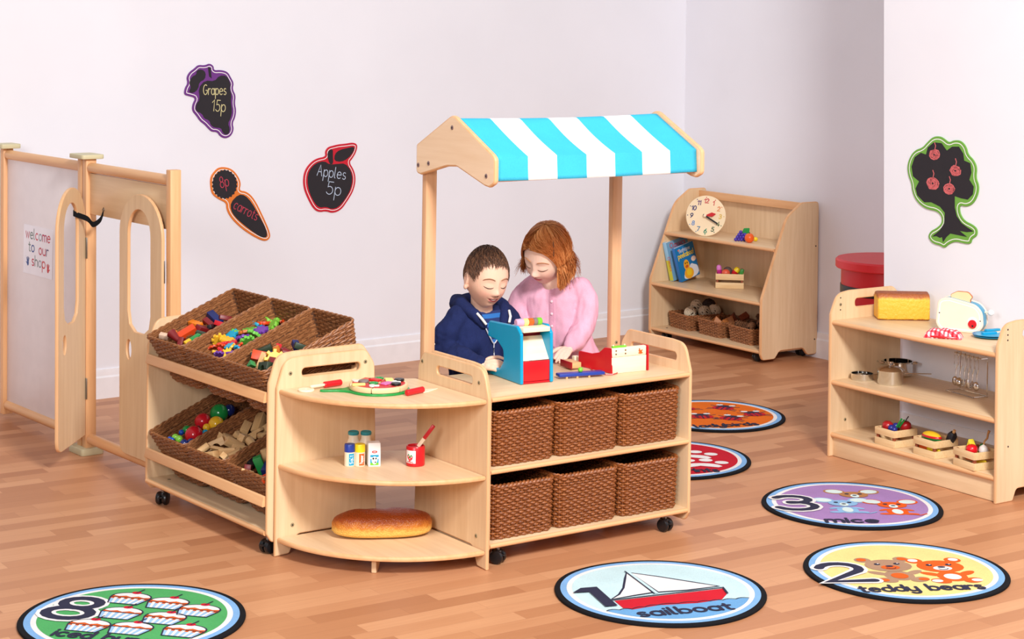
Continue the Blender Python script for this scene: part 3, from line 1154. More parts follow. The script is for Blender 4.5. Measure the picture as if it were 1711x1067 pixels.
def wall_board(name, label, fr, yw, org, s, outline, blacks, col, zig=None):
    n = fr.n

    def loc(p):
        q = fr.l(onp(org[0] + p[0] * s, org[1] + p[1] * s, fr.w(0, yw - .007), n))
        return (q.x, q.z)
    o2 = [loc(p) for p in outline]
    cx, cz = sum(p[0] for p in o2) / len(o2), sum(p[1] for p in o2) / len(o2)

    def cl(pts):
        return [(a - cx, b - cz) for a, b in map(loc, pts)]
    t = thing(name, label, 'chalkboard', fr.w(cx, yw - .0005, cz), fr.th)
    out = chaikin(cl(outline), 2)
    if area2(out) < 0:
        out.reverse()
    M = PYP(0)
    mb = MB().prism(out, .006, .0015, M, (), 0, 0)
    a, b = inset(out, .010), inset(out, .0135)
    mb.flat(a, .0063, 1, M, [b])
    for k, bl in enumerate(blacks):
        p = chaikin(cl(bl), 1) if 4 < len(bl) < 40 else cl(bl)
        mb.flat(p, .0066, 2, M)
    mb.build('board', [paint(col, .5), WHITE, CHALK], t)
    return t, cl, M


def chalk(t, cl, M, name, lines, col, w=.004, size=.045):
    for s_, p, q in lines:
        a, b = cl([p, q])
        L = hypot(b[0] - a[0], b[1] - a[1])
        mb = MB()
        sz = size[s_]
        text(mb, s_, (a[0] + b[0]) / 2, (a[1] + b[1]) / 2, sz, w, .0069, 0, M, atan2(b[1] - a[1], b[0] - a[0]), sx=L / (text_w(s_) * sz), nd=6)
        mb.build(name, paint(col, .9), t)


O1, S1_ = (290, 80), .31853
t, cl, M = wall_board('grape_chalkboard', 'purple edged grape shaped chalkboard reading Grapes 15p', FW, 0, O1, S1_,
    [(55, 245), (60, 210), (76, 185), (68, 155), (85, 125), (110, 108), (130, 88), (165, 92), (190, 80), (212, 95), (212, 118), (250, 115), (285, 125), (302, 155), (318, 185), (310, 215), (328, 250), (322, 290), (330, 325), (325, 365), (310, 395), (318, 425), (305, 460), (275, 476), (245, 465), (230, 440), (200, 440), (180, 420), (162, 400), (140, 385), (120, 355), (98, 330), (100, 295), (118, 262), (80, 252)],
    [[(130, 210), (165, 170), (215, 175), (240, 145), (280, 145), (300, 190), (295, 215), (305, 250), (300, 280), (308, 330), (300, 370), (285, 395), (296, 425), (290, 450), (270, 456), (255, 440), (250, 420), (215, 418), (195, 405), (188, 380), (160, 370), (150, 345), (115, 330), (118, 295), (138, 270)], [(78, 232), (92, 205), (80, 185), (96, 150), (120, 140), (120, 118), (150, 112), (170, 130), (165, 165), (135, 180), (130, 215), (105, 238)], [(180, 100), (195, 105), (200, 160), (186, 150)]], (108, 46, 132))
chalk(t, cl, M, 'chalk_word', [('Grapes', (155, 245), (275, 245)), ('15p', (200, 330), (270, 335))], (214, 204, 150), .0035, {'Grapes': .030, '15p': .034})
t, cl, M = wall_board('carrot_chalkboard', 'orange edged carrot shaped chalkboard reading 8p carrots', FW, 0, O1, S1_,
    [(195, 740), (192, 680), (215, 645), (240, 625), (280, 625), (315, 640), (345, 680), (355, 715), (345, 748), (385, 752), (425, 790), (470, 880), (505, 960), (510, 995), (485, 1015), (440, 1000), (360, 950), (300, 890), (278, 845), (278, 812), (240, 795), (205, 770)],
    [[(300, 850), (300, 810), (340, 768), (375, 772), (410, 810), (450, 880), (487, 950), (492, 992), (465, 995), (430, 975), (370, 930), (320, 885)], [(268 + (62 + 6 * (k % 2)) * cos(k * pi / 22), 715 + (72 + 7 * (k % 2)) * sin(k * pi / 22)) for k in range(44)]], (226, 122, 44))
chalk(t, cl, M, 'chalk_word', [('8p', (248, 735), (292, 722)), ('carrots', (312, 840), (432, 905))], (196, 62, 84), .0032, {'8p': .034, 'carrots': .03})
t, cl, M = wall_board('apple_chalkboard', 'red edged apple shaped chalkboard reading Apples 5p', FW, 0, O1, S1_,
    [(680, 690), (690, 640), (720, 600), (755, 578), (800, 570), (795, 545), (810, 520), (840, 512), (870, 505), (905, 502), (945, 495), (967, 508), (960, 545), (940, 580), (922, 600), (948, 640), (958, 690), (945, 750), (915, 800), (880, 850), (835, 867), (800, 855), (765, 862), (735, 845), (705, 790), (685, 740)],
    [[(700, 690), (712, 640), (745, 605), (790, 592), (820, 612), (860, 608), (900, 605), (930, 640), (940, 690), (928, 745), (900, 795), (865, 835), (830, 846), (800, 833), (765, 838), (740, 815), (712, 760)], [(818, 610), (805, 560), (815, 535), (836, 530), (836, 560), (838, 610)], [(842, 592), (846, 555), (870, 535), (910, 525), (950, 516), (945, 545), (915, 580), (880, 598)]], (200, 22, 46))
chalk(t, cl, M, 'chalk_word', [('Apples', (752, 668), (900, 690)), ('5p', (800, 765), (874, 775))], (186, 202, 224), .0035, {'Apples': .034, '5p': .040})
t, cl, M = wall_board('tree_chalkboard', 'green edged tree shaped chalkboard with four pink chalk apples', FR, RWY, (1370, 210), .29046,
    [(500, 235), (515, 180), (545, 140), (590, 125), (615, 95), (650, 62), (690, 60), (715, 75), (740, 97), (770, 82), (810, 85), (840, 120), (850, 165), (882, 195), (902, 240), (895, 300), (914, 345), (907, 400), (880, 450), (840, 467), (802, 455), (802, 500), (827, 545), (880, 570), (904, 595), (902, 635), (872, 650), (867, 680), (830, 678), (780, 664), (740, 680), (715, 705), (690, 688), (660, 682), (635, 665), (620, 635), (635, 605), (670, 588), (700, 560), (700, 520), (670, 490), (620, 482), (580, 460), (545, 420), (528, 370), (525, 330), (508, 290)],
    [[(527, 235), (545, 180), (580, 155), (610, 165), (620, 125), (655, 95), (700, 100), (730, 142), (760, 120), (800, 120), (825, 160), (830, 200), (865, 215), (872, 270), (860, 310), (885, 350), (880, 395), (850, 425), (810, 417), (776, 405), (776, 470), (788, 520), (815, 560), (850, 585), (885, 608), (845, 612), (805, 605), (848, 640), (790, 628), (750, 620), (728, 640), (708, 670), (702, 640), (690, 645), (670, 635), (645, 637), (690, 600), (715, 560), (718, 500), (690, 465), (640, 440), (600, 440), (560, 400), (550, 360), (570, 320), (535, 290)]], (108, 166, 62))
for ax, ay, ar in ((660, 165, 30), (780, 258, 31), (650, 330, 36), (745, 362, 32)):
    mb = MB()
    pts = [(ax + ar * (1 - .8 * k / 70) * cos(k * .55) + random.uniform(-3, 3), ay + ar * (1 - .8 * k / 70) * sin(k * .55) + random.uniform(-3, 3)) for k in range(70)]
    mb.stroke(cl(pts), .0045, .0069, 0, M, 6)
    mb.stroke(cl([(ax + 2, ay - ar), (ax + 6, ay - ar - 20), (ax, ay - ar - 38)]), .004, .0069, 0, M, 6)
    mb.build('chalk_apple', paint((214, 106, 108), .9), t)

# welcome poster on the partition ------------------------------------------------
pc = [FF.l(onp(x, y, FF.w(0, -.0058), FF.n)) for x, y in ((38.6, 374.6), (88, 383), (87.5, 468.5), (40.8, 454))]
px0, px1 = (pc[0].x + pc[3].x) / 2, (pc[1].x + pc[2].x) / 2
pz1, pz0 = (pc[0].z + pc[1].z) / 2, (pc[2].z + pc[3].z) / 2
PWd, PHt = px1 - px0, pz1 - pz0
post = thing('welcome_poster', 'white paper poster with coloured letters reading welcome to our shop', 'poster', FF.w((px0 + px1) / 2, -.0055, (pz0 + pz1) / 2), FF.th)
MB().box((0, -.0006, 0), (PWd, .0010, PHt), 0, 0).build('paper', paint((240, 238, 246), .35), post)
PC = [paint(c, .6) for c in ((196, 60, 84), (120, 136, 130), (204, 70, 90), (150, 160, 170), (182, 40, 90), (52, 84, 150), (210, 60, 64), (110, 90, 130))]
for s_, x, z, cs, L in (('welcome', 0, .27, [0, 1, 1, 2, 3, 4, 2], .84), ('to', -.22, .01, [1, 5], .2), ('our', .2, -.01, [2, 2, 7], .32), ('shop', .03, -.27, [0, 1, 3, 6], .46)):
    sz = PHt * .13
    mb = MB()
    text(mb, s_, x * PWd, (z - .04) * PHt, sz, .0055, .0014, 0, PYP(0), sx=L * PWd / (text_w(s_) * sz), colors=cs, nd=6)
    mb.build('lettering', PC, post)
for x, z, k, fl in ((-.34, -.28, 5, 1), (.36, -.33, 6, -1)):
    mb = MB()
    X, Zc, u = x * PWd, z * PHt, PHt * .06
    mb.flat(ell(X, Zc, u * .75, u * .95), .0014, 0, PYP(0))
    for a in (-.75, -.25, .25, .7):
        mb.stroke([(X + a * u * .8, Zc + u * .8), (X + a * u * 1.3, Zc + u * (2.1 - abs(a) * .5))], u * .36, .0014, 0, PYP(0))
    mb.stroke([(X - fl * u * .6, Zc - u * .2), (X - fl * u * 1.3, Zc + u * .3)], u * .36, .0014, 0, PYP(0))
    mb.build('hand_print', PC[k], post)

# ------------------------------------------------------------------ woven baskets
def woven(wt, dt, wb, db, h, rows, ns, sr, rc=.03, seed=0, amp=.7, gap_sheet=True, rk=1.05):
    """walls woven of strands over upright stakes, open top; origin at the base centre"""
    rnd = random.Random(seed)
    mb = MB()

    def loop(w, d, r, n):
        base = fil([(-w / 2, -d / 2, r), (w / 2, -d / 2, r), (w / 2, d / 2, r), (-w / 2, d / 2, r)], 6)
        P = [V(p) for p in base]
        L = [0]
        for i in range(len(P)):
            L.append(L[-1] + (P[(i + 1) % len(P)] - P[i]).length)
        out, k = [], 0
        for i in range(n):
            s = L[-1] * i / n
            while L[k + 1] < s:
                k += 1
            q = P[k].lerp(P[(k + 1) % len(P)], (s - L[k]) / max(1e-9, L[k + 1] - L[k]))
            d_ = (P[(k + 1) % len(P)] - P[k]).normalized()
            out.append((q, V((d_.y, -d_.x))))
        return out
    n = ns * 4
    for i in range(rows):
        t = (i + .5) / rows
        w, d = wb + (wt - wb) * t, db + (dt - db) * t
        lp = loop(w, d, rc, n)
        a = sr * amp
        pts = []
        jit = rnd.uniform(-.3, .3) * sr
        for k, (q, nn) in enumerate(lp):
            o = a * cos(pi * k / 4 + pi * i)
            pts.append((q.x + nn.x * o, q.y + nn.y * o, h * t + jit))
        mb.tube(pts, sr * rnd.uniform(.88, 1.08), 5, True, 0)
    for k in range(ns):
        a, b = loop(wb, db, rc, ns)[k][0], loop(wt, dt, rc, ns)[k][0]
        mb.tube([(a.x, a.y, .002), (b.x, b.y, h)], sr * .75, 5)
    body = mb
    # base, and an added dark sheet for the shade between strands
    if gap_sheet:
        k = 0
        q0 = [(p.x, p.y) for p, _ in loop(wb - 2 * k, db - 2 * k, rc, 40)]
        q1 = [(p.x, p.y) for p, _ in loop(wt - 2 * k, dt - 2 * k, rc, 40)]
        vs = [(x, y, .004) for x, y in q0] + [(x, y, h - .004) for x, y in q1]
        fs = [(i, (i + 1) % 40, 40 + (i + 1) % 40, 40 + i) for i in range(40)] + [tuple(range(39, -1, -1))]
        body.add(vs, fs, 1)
    rim = MB()
    lp = loop(wt, dt, rc, n)
    for ph in (0, pi):
        pts = []
        for k, (q, nn) in enumerate(lp):
            an = 2 * pi * k / 8 + ph
            pts.append((q.x + nn.x * sr * .9 * rk * cos(an), q.y + nn.y * sr * .9 * rk * cos(an), h + sr * .9 * rk * sin(an)))
        rim.tube(pts, sr * rk, 5, True, 0)
    return body, rim


def basket(label, mats, group, *a, **k):
    t = thing('wicker_basket', label, 'basket', group=group)
    body, rim = woven(*a, **k)
    body.build('woven_body', mats, t, 60)
    rim.build('rim', mats[:1], t, 60)
    return t


first = None
for row, z0, hh, nm in ((1, .3205, .176, 'top'), (0, .078, .176, 'bottom')):
    for k, (x, side) in enumerate(((.153, 'nearest the corner shelf'), (.427, 'between two others'), (.702, 'at the far right end'))):
        lab = 'dark rattan basket %s on the counter %s shelf' % (side, 'middle' if row else 'bottom')
        loc = FC.w(x, .03 + .165, z0)
        if first is None:
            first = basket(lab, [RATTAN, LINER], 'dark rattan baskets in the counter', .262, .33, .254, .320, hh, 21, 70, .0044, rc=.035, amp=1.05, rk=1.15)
            first.location, first.rotation_euler = loc, (0, 0, FC.th)
        else:
            dup(first, loc, (0, 0, FC.th), lab)
# tilted willow baskets: origin at base centre, tilted back
TB = radians(22)
first = None
BASK = {}
for row, (yf, zf), nm in ((1, (-.012, .610), 'upper'), (0, (.003, .256), 'lower')):
    for k, (x, side) in enumerate(((.146, 'left'), (.432, 'middle'), (.718, 'right'))):
        lab = '%s willow basket in the %s row of the tilted rack' % (side, nm)
        hB, dB = .190, .388
        # rim front edge at (yf,zf); base centre below it
        c, s_ = cos(TB), sin(TB)
        yb = yf + (dB / 2) * c + hB * s_
        zb = zf + (dB / 2) * s_ - hB * c
        loc = FA.w(x, yb, zb)
        rot = (TB, 0, FA.th)
        if first is None:
            first = basket(lab, [WILLOW, GAP_BROWN], 'willow baskets in the tilted rack', .276, dB, .216, .328, hB, 24, 44, .0044, rc=.018, seed=3, amp=.62, rk=.85)
            o = first
            o.location, o.rotation_euler = loc, rot
        else:
            o = dup(first, loc, rot, lab)
        BASK[(row, k)] = Matrix.LocRotScale(loc, Euler(rot), None)
# ------------------------------------------------------------------ things on the corner shelf
RED, GREEN, BLUEP, YEL = paint((206, 22, 34), .3), paint((30, 150, 66), .3), paint((36, 62, 158), .35), paint((250, 220, 30), .35)
TEAL, SKY, ORANGE, PURPLE = paint((36, 140, 150), .4), paint((0, 158, 204), .3), paint((238, 96, 28), .35), paint((84, 60, 170), .35)
PINK, LIME, GREY = paint((216, 120, 200), .4), paint((120, 200, 50), .35), paint((130, 116, 112), .5)


def dirz(p, q, z):
    a, b = G(*p, z), G(*q, z)
    d = b - a
    return atan2(d.y, d.x), d.length


ZT, ZM, ZB = .556, .308, .064
c0 = G(632.5, 652, ZT)
ha, hl = dirz((632.5, 653), (533, 655), ZT)
R = .104
out = [(R * cos(a), R * sin(a)) for a in [radians(22 + 316 * i / 40) for i in range(41)]]
out += [(R + .012, -.022), (R + .04, -.013), (hl - .012, -.012), (hl - .003, -.006), (hl - .003, .006), (hl - .012, .012), (R + .04, .013), (R + .012, .022)]
solo(MB().prism(out, .007, .002), 'pizza_paddle', GREEN, 'green wooden pizza paddle lying under the toy pizza', 'paddle', c0, ha)
pz = thing('toy_pizza', 'round wooden toy pizza with coloured toppings on the green paddle', 'pizza', c0 + V((0, 0, .0071)), .35)
CRUST, SAUCE = paint((240, 206, 158), .4), paint((212, 34, 34), .45)
RP = .098
for k in range(6):
    a0, a1 = radians(60 * k + .8), radians(60 * k + 59.2)
    o1 = [(.002 * cos((a0 + a1) / 2), .002 * sin((a0 + a1) / 2))] + [(RP * cos(a0 + (a1 - a0) * i / 12), RP * sin(a0 + (a1 - a0) * i / 12)) for i in range(13)]
    o2 = [(.006 * cos((a0 + a1) / 2), .006 * sin((a0 + a1) / 2))] + [(RP * .9 * cos(a0 + (a1 - a0) * (.02 + .96 * i / 12)), RP * .9 * sin(a0 + (a1 - a0) * (.02 + .96 * i / 12))) for i in range(13)]
    sl = MB().prism(o1, .018, .004, None, (), 0, 0).flat(o2, .0183, 1).build('slice', [CRUST, SAUCE], pz)
PALEY, HAM = paint((244, 232, 130), .45), paint((214, 110, 176), .45)
for i, (x, y, m, kind) in enumerate(((-.075, -.02, PALEY, 'c'), (-.03, -.055, paint((226, 220, 216), .5), 'm'), (-.02, -.01, GREEN, 'g'), (.022, -.025, HAM, 'c'), (.045, -.052, BLACK, 'o'), (.075, .012, BLACK, 'o'), (.045, .03, PALEY, 'c'), (.02, .065, GREEN, 'g'), (-.028, .055, RED, 'c'), (.0, .045, SAUCE, 'c'), (-.045, .022, GREY, 'o'), (-.06, .048, paint((236, 226, 206), .5), 'm'), (.055, -.01, paint((238, 236, 230), .5), 'm'))):
    mb = MB()
    M = T(x, y, .0184, rz=i * 1.3)
    if kind == 'c':
        mb.prism(fil([(-.024, -.012, .005), (.02, -.016, .005), (.026, .01, .005), (-.018, .016, .005)]), .005, .0015, M)
    elif kind == 'o':
        mb.prism(ell(0, 0, .017, .017, 20), .008, .002, M)
    elif kind == 'g':
        mb.prism(ell(0, 0, .016, .016, 20), .005, .001, M, [ell(0, 0, .009, .009, 14)])
    else:
        mb.prism(fil([(-.006, -.016, .003), (.006, -.016, .003), (.007, -.002), (.02, .004, .008), (.012, .018, .01), (-.012, .018, .01), (-.02, .004, .008), (-.007, -.002)]), .005, .0015, M)
    mb.build('topping', m, pz)
a, b, w = G(541, 648.5, ZT), G(570, 644, ZT), G(516, 654, ZT)
th, L = dirz((541, 648.5), (570, 644), ZT)
cut = thing('pizza_cutter', 'toy pizza cutter with red handle and pale wheel, left of the pizza', 'cutter', a, th)
WD = (w - a).length
MB().cyl((0, 0, .0115), (L, 0, .0115), .0105, 18, 0, .003).build('handle', RED, cut)
MB().box((-WD * .5 + .012, 0, .0125), (WD - .012, .011, .008), 0, .002).build('fork', CREAM, cut)
MB().prism(ell(0, 0, .027, .027, 30), .007, .002, T(-WD, 0, .0), [ell(0, 0, .004, .004, 10)]).build('wheel', CREAM, cut)
a = G(679, 661.5, ZT)
th, L = dirz((679, 661.5), (707, 655.5), ZT)
srv = thing('pizza_server', 'toy pizza server with red handle and clear blade, right of the pizza', 'server', a, th)
MB().cyl((0, 0, .0105), (L, 0, .0105), .0105, 18, 0, .003).build('handle', RED, srv)
MB().prism([(L - .006, -.008), (L + .012, -.011), (L + .075, .002), (L + .016, .034), (L - .006, .008)], .003, .001, T(0, 0, .0004)).build('blade', CREAM, srv)

BOT = paint((240, 226, 200), .4)
for k, (px, lab) in enumerate(((590, 'left of the two milk bottles with teal lids behind the shakers'), (611, 'right of the two milk bottles with teal lids behind the shakers'))):
    t = thing('milk_bottle', lab, 'bottle', G(px, 770, ZM), .2, 'toy milk bottles')
    MB().lathe([(.024, 0), (.026, .003), (.026, .052), (.022, .064), (.0165, .076), (.016, .09)], 24).build('body', BOT, t)
    MB().lathe([(.0175, .0895), (.0185, .091), (.0185, .099), (.016, .101), (.014, .0985), (0, .0985)], 24).build('lid', TEAL, t)
for px, cap, lc, nm, sx, lab in ((584, BLUEP, SKY, 'Salt', .95, 'toy salt shaker with dark blue cap, leftmost on the middle curved shelf'), (601, YEL, ORANGE, 'Pepper', .52, 'toy pepper shaker with yellow cap beside the milk carton')):
    P = G(px, 777.5, ZM)
    t = thing('shaker', lab, 'shaker', P, .1, 'toy salt and pepper')
    MB().lathe([(.0165, 0), (.0175, .001), (.0175, .047)], 26).build('body', BOT, t)
    MB().lathe([(.0178, .0471), (.0178, .070), (.0165, .0725), (0, .0727)], 26).build('cap', cap, t)
    mb = MB()
    # label wraps round the front right
    vs, fs = [], []
    for i in range(9):
        an = radians(-98 + 62 * i / 8)
        for z in (.004, .043):
            vs.append((.0179 * cos(an), .0179 * sin(an), z))
    for i in range(8):
        fs.append((2 * i, 2 * i + 2, 2 * i + 3, 2 * i + 1))
    mb.add(vs, fs)
    lb = mb.build('label', lc, t)
    tb = MB()
    text(tb, nm, 0, -.0042, .0070, .0017, 0, 0, None, 0, nd=4, sx=sx, gap=.5)
    tb.v = [(.0182 * cos(radians(-67) + p[1] * -55), .0182 * sin(radians(-67) + p[1] * -55), .0235 + p[0]) for p in tb.v]
    tb.build('lettering', WHITE, lb, 0)
t = thing('milk_carton', 'white toy milk carton with a cow picture on the middle curved shelf', 'carton', G(624, 776, ZM), radians(12))
MB().prism([(-.023, 0), (.023, 0), (.023, .056), (.016, .076), (-.016, .076), (-.023, .056)], .042, .003, axes((0, 1, 0), (0, 0, 1), (1, 0, 0), (-.021, 0, 0)) @ Matrix.Rotation(0, 4, 'Z')).build('body', WHITE, t)
FRC = axes((1, 0, 0), (0, 0, 1), (0, -1, 0), (0, -.0232, 0))
mb = MB().flat([(-.014, .004), (.014, .004), (.014, .038), (-.014, .038)], .0002, 0, FRC).flat([(-.014, .004), (.014, .004), (.014, .012), (-.014, .012)], .0004, 1, FRC)
mb.flat(ell(0, .021, .010, .012), .0006, 2, FRC).flat(ell(0, .012, .006, .005), .0008, 2, FRC).flat(ell(.011, .028, .005, .003), .0008, 2, FRC).flat(ell(-.011, .028, .005, .003), .0008, 2, FRC)
mb.flat(ell(-.004, .026, .003, .0035), .001, 3, FRC).flat(ell(.005, .026, .0025, .003), .001, 3, FRC).flat(ell(.003, .014, .003, .002), .001, 3, FRC)
mb.build('cow_picture', [SKY, LIME, WHITE, BLACK], t)
lg = MB().flat(ell(0, .048, .009, .0042), .0002, 0, FRC).build('badge', RED, t)
tb = MB()
text(tb, 'milk', 0, .0465, .0026, .0009, .0006, 0, FRC, 0, nd=0)
tb.build('lettering', WHITE, lg, 0)
t = thing('jam_pot', 'red toy jam pot with a strawberry label on the middle curved shelf', 'jar', G(694, 776.5, ZM), radians(-10))
MB().lathe([(.029, 0), (.0315, .003), (.0315, .062), (.029, .066), (.027, .066), (.026, .060), (0, .060)], 32).build('body', RED, t)
mb = MB()
vs, fs = [], []
for i in range(13):
    an = radians(-148 + 72 * i / 12)
    for z in (.012, .054):
        vs.append((.0317 * cos(an), .0317 * sin(an), z))
for i in range(12):
    fs.append((2 * i, 2 * i + 2, 2 * i + 3, 2 * i + 1))
lb = mb.add(vs, fs).build('label', WHITE, t)


def wrap(mb, r, a0):
    mb.v = [((r + p[2]) * cos(radians(a0) + p[0] / r), (r + p[2]) * sin(radians(a0) + p[0] / r), p[1]) for p in mb.v]
    return mb


mb = MB()
for x, z in ((-.006, .032), (.005, .03), (-.001, .025)):
    mb.flat([(x - .006, z + .005), (x - .004, z - .004), (x, z - .009), (x + .004, z - .004), (x + .006, z + .005), (x, z + .007)], .0003 + .0001 * x, 0)
    mb.flat([(x - .004, z + .006), (x, z + .011), (x + .004, z + .006), (x, z + .004)], .0006, 1)
wrap(mb, .0318, -112).build('strawberries', [paint((222, 60, 72), .5), GREEN], lb)
tb = MB()
text(tb, 'strawberry', 0, .0145, .0028, .001, .0002, 0, None, 0, nd=0, sx=.75)
wrap(tb, .0318, -112).build('lettering', RED, lb, 0)
kn = thing('jam_knife', 'red handled toy knife standing in the jam pot', 'knife', G(694, 776.5, ZM) + V((.008, 0, .0615)), radians(-8), rot=(0, radians(36), radians(-8)))
MB().prism(fil([(-.006, 0, .004), (.006, 0, .004), (.006, .035), (-.006, .035)]), .003, .0008, axes((1, 0, 0), (0, 0, 1), (0, -1, 0), (0, .0015, 0))).build('blade', CREAM, kn)
MB().box((0, 0, .062), (.013, .009, .056), 0, .003).build('handle', paint((196, 20, 34), .35), kn)


def crust(name, top, mid, low):
    t = NT(name)
    geo = t.n('ShaderNodeTexCoord')
    z = t.n('ShaderNodeSeparateXYZ', geo.outputs[0]).outputs[2]
    v = t.obj()
    nz = t.noise(v, 60, 4)
    f = t.ma('ADD', z, t.ma('MULTIPLY', t.ma('SUBTRACT', nz, .5), .35))
    col = t.ramp(f, [(.28, low), (.48, mid), (.70, top)])
    vor = t.n('ShaderNodeTexVoronoi', v, None, 210).outputs[0]
    t.bump(t.ma('ADD', t.ma('MULTIPLY', vor, .8), nz), .6, .004)
    return t.set(col, .38, 0, .5)


def loaf(L, D, H, bulge):
    mb = MB()
    nu, nv = 40, 28
    vs, fs = [], []
    for i in range(nu + 1):
        u = -1 + 2 * i / nu
        pr = (1 - abs(u) ** 3.0) ** .5 if abs(u) < 1 else 0
        for j in range(nv):
            a = 2 * pi * j / nv
            x = u * L / 2
            cy, cz = cos(a), sin(a)
            y = D / 2 * math.copysign(abs(cy) ** .8, cy) * pr
            z = H * .42 + (H * .58 * cz if cz > 0 else H * .42 * math.copysign(abs(cz) ** .45, cz)) * (.25 + .75 * pr if cz > 0 else .4 + .6 * pr)
            nn = noise.noise(V((x * 22, y * 22, z * 22))) * .004
            vs.append((x, y * (1 + nn * 4), max(.0, z + nn * (1 if cz > 0 else 0))))
    for i in range(nu):
        for j in range(nv):
            k = (j + 1) % nv
            fs.append((i * nv + j, i * nv + k, (i + 1) * nv + k, (i + 1) * nv + j))
    return mb.add(vs, fs)


th, L = dirz((556, 900), (722, 896), ZB)
solo(loaf(.335, .135, .088, 0), 'bread_loaf', crust('crusty_loaf', (160, 72, 24), (206, 124, 40), (238, 188, 92)), 'large golden brown bloomer loaf on the lowest curved shelf', 'bread', G(638, 894, ZB), th, smooth=80)

# ------------------------------------------------------------------ toys on the counter top
ZC = .5575
fa, fw = dirz((870, 643.2), (925, 638), ZC)
P0 = G(870, 643.2, ZC)
till = thing('toy_till', 'blue sided toy till with a red front on the counter before the boy', 'toy till', P0, fa)
bl = G(827.5, 621, ZC)
dd = (bl - P0)
TD = dd.length
skew = atan2(dd.y, dd.x) - fa - pi / 2
sk = tan(skew)


def sidep(x):
    out = fil([(0, 0, .006), (-TD, 0, .006), (-TD, .030, .008), (-TD * .62, .030, .01), (-TD * .50, .06, .02), (-TD * .52, .10, .02), (-TD * .70, .125, .02), (-TD * .98, .13, .008), (-TD * .95, .185, .012), (-TD * .14, .195, .012), (-.006, .17, .006)])
    o = [(-a * 1.0, b) for a, b in out]
    return MB().prism(o, .012, .004, axes((0, 1, 0), (0, 0, 1), (1, 0, 0), (x, 0, 0))).build('side_panel', SKY, till)


sidep(0)
sidep(fw - .012)
iw = fw - .0245
MB().box((fw / 2, .012, .042), (iw, .010, .068), 0, .002).build('front_panel', RED, till)
MB().box((fw / 2, .012, .004), (iw, .014, .006), 0, .001).build('front_sill', RED, till)
MB().prism([(0.012, .078), (.02, .078), (.072, .148), (.066, .152)], iw, .001, axes((0, 1, 0), (0, 0, 1), (1, 0, 0), (.0123, 0, 0))).build('sloping_board', CREAM, till)
MB().box((fw / 2, .08, .158), (iw, .008, .03), 0, .001).build('back_panel', paint((160, 22, 34), .4), till)
MB().box((fw / 2, .052, .182), (iw, .09, .016), 0, .002).build('top_tray', CREAM, till)
xx = .008
for m, w in ((paint((222, 170, 200), .4), .030), (paint((240, 236, 140), .4), .018), (ORANGE, .020), (GREY, .015), (LIME, .018)):
    MB().cyl((xx, .055, .2025), (xx + w - .0006, .055, .2025), .0125, 22, 0, .002).build('coloured_ring', m, till)
    xx += w
# small drawer block
th, L = dirz((955.5, 619), (977, 617), ZC)
t = thing('drawer_box', 'small wooden box with one red side beneath the girls hand', 'box', G(955.5, 619, ZC), th)
MB().box((.021, .04, .0165), (.038, .075, .020), 0, .001).build('tray', BLOCKW, t)
MB().box((.0005, .04, .0165), (.003, .08, .024), 0, .0008).build('red_side', paint((178, 24, 36), .4), t)
solo(MB().box((0, 0, .015), (.02, .02, .03), 0, .002), 'wooden_cube', CREAM, 'tiny pale wooden cube behind the red and cream cash box', 'block', G(961.5, 608, ZC), .5)
# cash box
fa, fw = dirz((1022, 624.8), (1080, 618.8), ZC)
P0 = G(1022, 624.8, ZC)
cb = thing('toy_cash_box', 'red and cream toy cash box with rocking horse mark on the counter', 'cash box', P0, fa)
bd = G(966, 611, ZC) - P0
CDp = bd.length
px_ = atan2(bd.y, bd.x) - fa
H = .088
out = fil([(0, 0, .002), (CDp, 0, .004), (CDp, .055, .01), (CDp * .6, .056, .02), (CDp * .38, .066, .01), (CDp * .22, .088, .01), (.002, .090, .006)])
for x in (-.006, fw):
    MB().prism(out, .006, .002, axes((cos(px_), sin(px_), 0), (0, 0, 1), (sin(px_), -cos(px_), 0), (x + .006, 0, 0))).build('red_side', RED, cb)
MB().box((fw / 2 + .0, .006, .0285), (fw - .001, .010, .057), 0, .001).build('drawer_front', CREAM, cb)
MB().box((fw / 2, .010, .0735), (fw - .001, .018, .032), 0, .003).build('upper_board', CREAM, cb)
MB().box((fw / 2, .045, .05), (fw - .002, .05, .008), 0, .001).build('inner_floor', CREAM, cb)
MB().box((.036, .010, .0925), (.058, .012, .007), 0, .002).build('slide_bar', LIME, cb)
for x in (.012, .06):
    MB().cyl((x, .010, .094), (x, .010, .100), .003, 10).build('bar_peg', CREAM, cb)
for x in (.018, .058):
    for z in (.068, .08):
        MB().cyl((x, -.0005, z), (x, .004, z), .0028, 12).build('peg_hole', paint((110, 70, 40), .6), cb)
hz = [(0, 6), (3, 9), (2, 13), (5, 16), (8, 12), (7, 9), (12, 8), (16, 11), (17, 6), (14, 5), (15, 1), (19, -2), (15, -4), (8, -5), (2, -3), (-1, 0), (3, 0), (4, 4)]
MB().flat([((fw - .036 + p[0] * .0011), .0665 + p[1] * .001) for p in hz], .0008, 0, PYP(.001)).build('horse_mark', ORANGE, cb)
st = [G(985, 614, ZC), G(990, 620, ZC), G(1000, 624, ZC), G(1012, 626.5, ZC), G(1024, 626.5, ZC), G(1031, 624.5, ZC), G(1033, 619, ZC)]
solo(MB().tube([p + V((0, 0, .003)) for p in st], .002, 6), 'red_string', RED, 'loose red string lying along the foot of the cash box', 'string')
